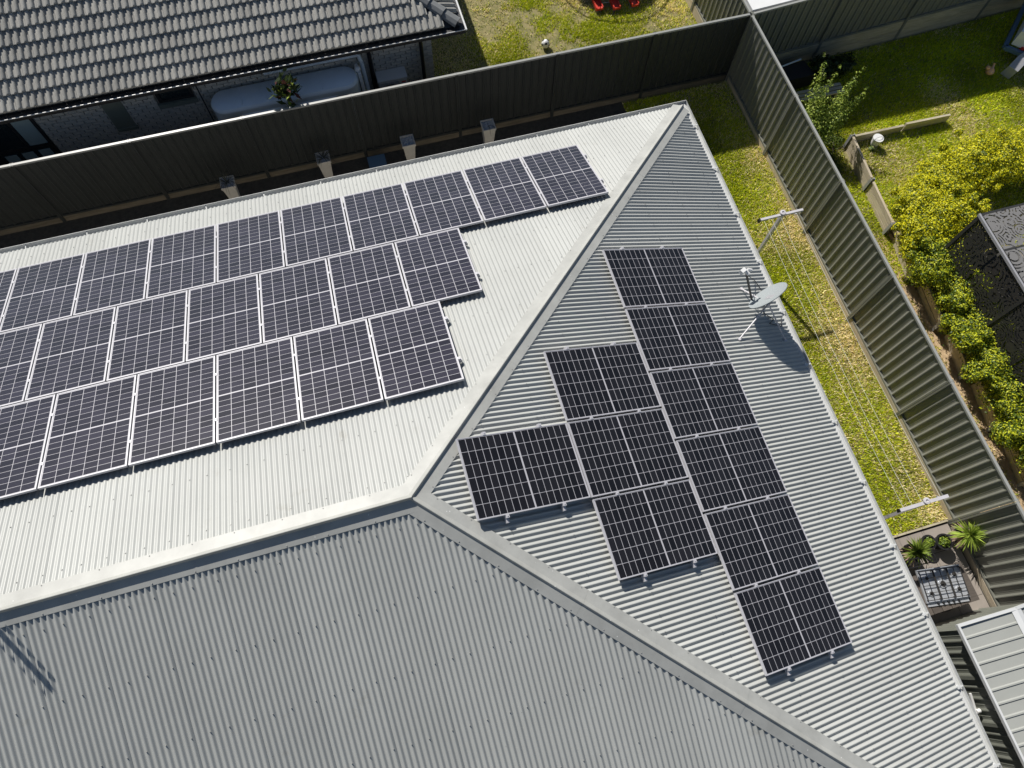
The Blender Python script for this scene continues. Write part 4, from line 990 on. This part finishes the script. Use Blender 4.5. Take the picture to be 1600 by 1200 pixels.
for x, z in co: j = random.uniform(-0.002,0.003); mb.box(x-bl_/2+0.005, x+bl_/2-0.005, WY-0.05+j, WY+j, z, z+bh_)
for l_, r_, z in halves: mb.box(l_, r_, WY-0.05, WY, z, z+bh_)
build('bricks', mb, M['brick'], nb, kind='stuff')
# windows and door
w_ = build('window', MB().box(-7.6,-6.1,WY-0.035,WY+0.0,-4.75,-4.67).box(-6.16,-6.1,WY-0.035,WY,-4.669,-3.0).box(-7.6,-7.54,WY-0.035,WY,-4.669,-3.0).box(-7.53,-6.165,WY-0.03,WY,-4.24,-4.16).box(-6.62,-6.56,WY-0.03,WY,-4.159,-3.0), M['dark'], nb)
box('pane', M['blind'], w_, -6.55, -6.17, WY-0.016, WY-0.006, -4.155, -3.0); box('pane', M['glass'], w_, -7.53, -6.63, WY-0.016, WY-0.006, -4.155, -3.0)
box('pane', M['glass'], w_, -7.53, -6.17, WY-0.018, WY-0.008, -4.665, -4.245)
for k in range(3): box('blind_slat', M['blind'], w_, -7.2+k*0.36, -6.95+k*0.36, WY-0.024, WY-0.019, -4.62, -4.32)
box('window_sill', M['brick'], w_, -7.65, -6.05, WY-0.09, WY-0.04, -4.84, -4.76)
w_ = box('meter_door', M['olive'], nb, -4.66, -4.24, WY-0.060, WY+0.0, -4.12, -3.0); box('sill', M['olive'], w_, -4.65, -4.21, WY-0.10, WY-0.01, -4.20, -4.125)
w_ = build('window', MB().box(-3.52,-2.76,WY-0.03,WY,-3.68,-3.62).box(-3.52,-3.46,WY-0.03,WY,-3.619,-3.0).box(-2.82,-2.76,WY-0.03,WY,-3.619,-3.0), M['dark'], nb)
box('pane', M['glass'], w_, -3.455, -2.825, WY-0.016, WY-0.006, -3.615, -3.0); box('window_sill', M['olive'], w_, -3.56, -2.72, WY-0.09, WY-0.032, -3.80, -3.69)
def pipe(pts, r_, m, name, smooth=True): return build(name, MB().path(pts, r_, 10), m, nb, smooth=smooth)
pipe([(2.42,NY,-2.95),(2.42,WY-0.12,-3.1),(2.42,WY-0.12,G)], 0.045, M['black'], 'downpipe')
pipe([(1.22,NY,-2.95),(1.22,WY-0.10,-3.05),(1.22,WY-0.10,G)], 0.05, M['black'], 'downpipe')
pipe([(-2.62,WY-0.07,-3.0),(-2.62,WY-0.07,G)], 0.012, M['black'], 'conduit')
pipe([(-8.0,WY-0.35,-3.0),(-8.0,WY-0.35,G)], 0.09, M['planter'], 'verandah_post')
# water tank
def tank():
    x0, x1, y0, y1, zt = -2.42, 0.86, 10.30, 10.95, -3.52
    r = thing('water_tank', ((x0+x1)/2, (y0+y1)/2, G), 'long slimline pale rainwater tank, tinted sky blue, behind the shaded fence', 'water tank')
    R = (y1-y0)/2; cyc = (y0+y1)/2; n = 12
    def outline(k, cx=0.0):
        rr = R*k; pts = [(x1-R+rr*math.cos(t)*1.0, cyc+rr*math.sin(t)) for t in np.linspace(-math.pi/2, math.pi/2, n)]
        pts += [(x0+R+rr*math.cos(t)*1.0, cyc+rr*math.sin(t)) for t in np.linspace(math.pi/2, 3*math.pi/2, n)]; return pts
    rings = [(1.0, G), (1.0, -4.30), (1.0, zt-0.14), (1.02, zt-0.12), (1.02, zt-0.09), (0.985, zt-0.07), (0.90, zt-0.03), (0.6, zt-0.005), (0.05, zt)]
    vs = []; [vs.extend([(px, py, z_) for px, py in outline(k)]) for k, z_ in rings]; c = 2*n
    fs = [(i*c+j, i*c+(j+1)%c, (i+1)*c+(j+1)%c, (i+1)*c+j) for i in range(len(rings)-1) for j in range(c)] + [tuple(range((len(rings)-1)*c, len(rings)*c))]
    build('body', MB().add(vs, fs), M['tank'], r, smooth=True)
    for x in (-1.75, -1.2, -0.55, 0.05):
        build('rib', MB().bar((x, y0+0.07, zt-0.022), (x, y1-0.07, zt-0.022), 0.03, 0.05), M['tank'], r)
    for x in (-1.35, -0.15):                             # scalloped recesses: bulging hoods on the front
        m = MB(); k = 12; vs = []
        for t in np.linspace(0, math.pi, k): vs += [(x+0.52*math.cos(t), y0-0.005, zt-0.20-0.0*math.sin(t)), (x+0.42*math.cos(t), y0-0.085*math.sin(t)-0.004, zt-0.25), (x+0.32*math.cos(t), y0-0.004, zt-0.36-0.08*math.sin(t))]
        build('hood', m.add(vs, [(3*i+j, 3*i+j+1, 3*i+j+4, 3*i+j+3) for i in range(k-1) for j in range(2)]), M['tank'], r, smooth=True)
    build('outlet_pipe', MB().path([(x1-2.0,y1+0.02,zt+0.16),(x1+0.12,y1+0.02,zt+0.16),(x1+0.16,y1-0.05,zt+0.0),(x1+0.20,y0+0.1,G)], 0.045, 10), M['tank'], r, smooth=True)
    build('overflow', MB().path([(x1+0.02,y1-0.15,zt+0.05),(x1+0.05,y0+0.25,zt+0.02),(x1+0.07,y0+0.15,-4.3),(x1+0.07,y0+0.15,G)], 0.04, 10).ball((x1+0.03,y1-0.28,zt+0.05),0.07,10), M['white'], r, smooth=True)
tank()
# air conditioner
r = thing('air_conditioner', (1.7, 10.75, G), 'white outdoor air conditioning unit mounted on the pale brick wall', 'air conditioner')
AZ = 0.56
box('cabinet', M['white'], r, 1.30, 1.96, 10.68, 10.98, -5.22+AZ, -4.56+AZ); box('top_cover', M['white'], r, 1.28, 1.98, 10.66, 10.995, -4.558+AZ, -4.53+AZ)
m_ = MB().ring((1.55,0,0), 0.2, 0.012, 24, 5)
m_.v = [(p[0], 10.665, -4.88+AZ+p[1]) for p in m_.v]; build('fan_guard', m_, M['grey_metal'], r)
m_ = MB(); [m_.box(1.32, 1.78, 10.664, 10.676, -5.15+AZ+0.04*k, -5.135+AZ+0.04*k) for k in range(14)]; build('grille', m_, M['grey_metal'], r)
box('badge', M['red'], r, 1.83, 1.93, 10.672, 10.679, -4.68+AZ, -4.65+AZ)
for x in (1.36, 1.82): box('wall_bracket', M['black'], r, x, x+0.05, 10.70, 11.005, -5.26+AZ, -5.222+AZ)
for k, x in enumerate((2.12, 2.20, 2.28)):
    o = build('leaning_pole', MB().tube((x,10.75,G),(x-0.02+0.01*k,10.98,-4.45), 0.012, 6), M['black']); tag(o, ['left','middle','right'][k]+' of three thin dark poles leaning by the air conditioner', 'pole')
# croton like plant between the tank and the fence
r = thing('broadleaf_plant', (-0.62, 10.02, G), 'broad leaved dark plant with red and yellow leaves in front of the pale tank', 'plant')
V = []; c = []
for k in range(150):
    a = rng.uniform(0,2*np.pi); e = rng.uniform(-0.9,1.1); L_ = rng.uniform(0.15,0.26); w = 0.042
    c0 = np.array([-0.72,10.12,-3.1])+rng.normal(size=3)*np.array([0.14,0.10,0.12]); d0 = np.array([math.cos(a)*math.cos(e),math.sin(a)*math.cos(e),math.sin(e)])
    sd_ = np.cross(d0, rng.normal(size=3)); sd_ /= np.linalg.norm(sd_); V += [c0, c0+d0*L_*0.5+sd_*w, c0+d0*L_, c0+d0*L_*0.5-sd_*w]
    q = rng.random(); c.append(np.array([0.03,0.05,0.012]) if q < 0.80 else (np.array([0.30,0.38,0.05]) if q < 0.90 else np.array([0.09,0.03,0.025])))
me = raw_mesh('foliage', np.array(V)-np.array([-0.62,10.02,G]), 4, np.array(c), M['leaf']); o = bpy.data.objects.new('foliage', me); COL.objects.link(o); o.parent = r
build('stem', MB().tube((-0.50,9.98,G),(-0.55,10.0,-4.0),0.014,6).tube((-0.55,10.0,-4.0),(-0.72,10.12,-3.15),0.010,6), M['trunk'], r)

# ------------------------------------------------------------------ yard beyond the north fence: ball, trampoline, red seats
r = thing('ball', (5.86, 12.02, G), 'small black and white ball lying on the weedy grass by the fence', 'ball')
build('shell', MB().ball((5.86,12.02,G+0.115), 0.11, 16), M['white'], r, smooth=True)
m_ = MB()
for a, e in ((0.3,0.9),(2.4,0.8),(4.5,0.7),(1.2,0.1),(3.4,0.15),(5.4,0.0)):
    d = Vector((math.cos(a)*math.cos(e), math.sin(a)*math.cos(e), math.sin(e))); c = Vector((5.86,12.02,G+0.115)); m_.tube(c+d*0.098, c+d*0.1125, 0.034, 5)
build('patch', m_, M['black'], r)
tc_ = Vector((8.47-0.30, 13.78+1.06, -4.42)); RR = 1.62
r = thing('trampoline', (tc_.x, tc_.y, G), 'round trampoline on thin legs whose ring shadow falls on the weedy grass', 'trampoline')
build('mat', MB().lathe(tc_, [(0.001,0.0),(RR-0.26,0.0),(RR-0.26,-0.01),(0.001,-0.01)], 48), M['black'], r)
build('frame', MB().ring(tc_, RR, 0.022, 56, 8), M['grey_metal'], r, smooth=True)
m_ = MB()
for k in range(56):
    a = 2*math.pi*k/56; m_.tube(tc_+Vector((math.cos(a)*(RR-0.26), math.sin(a)*(RR-0.26), 0)), tc_+Vector((math.cos(a)*RR, math.sin(a)*RR, 0)), 0.009, 4)
build('springs', m_, M['grey_metal'], r, kind='stuff')
for k in range(6):
    a = 2*math.pi*(k+0.25)/6; p = tc_+Vector((math.cos(a)*RR, math.sin(a)*RR, 0)); build('leg', MB().tube(p, (p.x, p.y, G), 0.02, 8), M['grey_metal'], r)
for x, y, lab in ((7.62,12.95,'left'),(8.08,12.86,'middle'),(8.60,12.84,'right')):
    r = thing('red_seat', (x, y, G), lab+' of three red plastic seats in the shadow of the trampoline', 'toy seat', 'red plastic seats under the trampoline')
    build('seat', MB().box(x-0.10, x+0.10, y-0.16, y+0.20, G+0.10, G+0.16).box(x-0.10, x-0.075, y-0.16, y+0.20, G+0.161, G+0.20).box(x+0.075, x+0.10, y-0.16, y+0.20, G+0.161, G+0.20), M['red'], r)
    build('backrest', MB().box(x-0.10, x+0.10, y+0.201, y+0.24, G+0.10, G+0.42), M['red'], r)
    build('base', MB().box(x-0.07, x+0.07, y-0.10, y+0.14, G, G+0.099), M['grey_metal'], r)
o = build('seat_bar', MB().tube((7.74,13.0,G+0.13),(7.96,12.98,G+0.13),0.012,6), M['grey_metal']); tag(o, 'thin metal bar between the left and middle red seats', 'bar')
print('objects', len(bpy.data.objects))
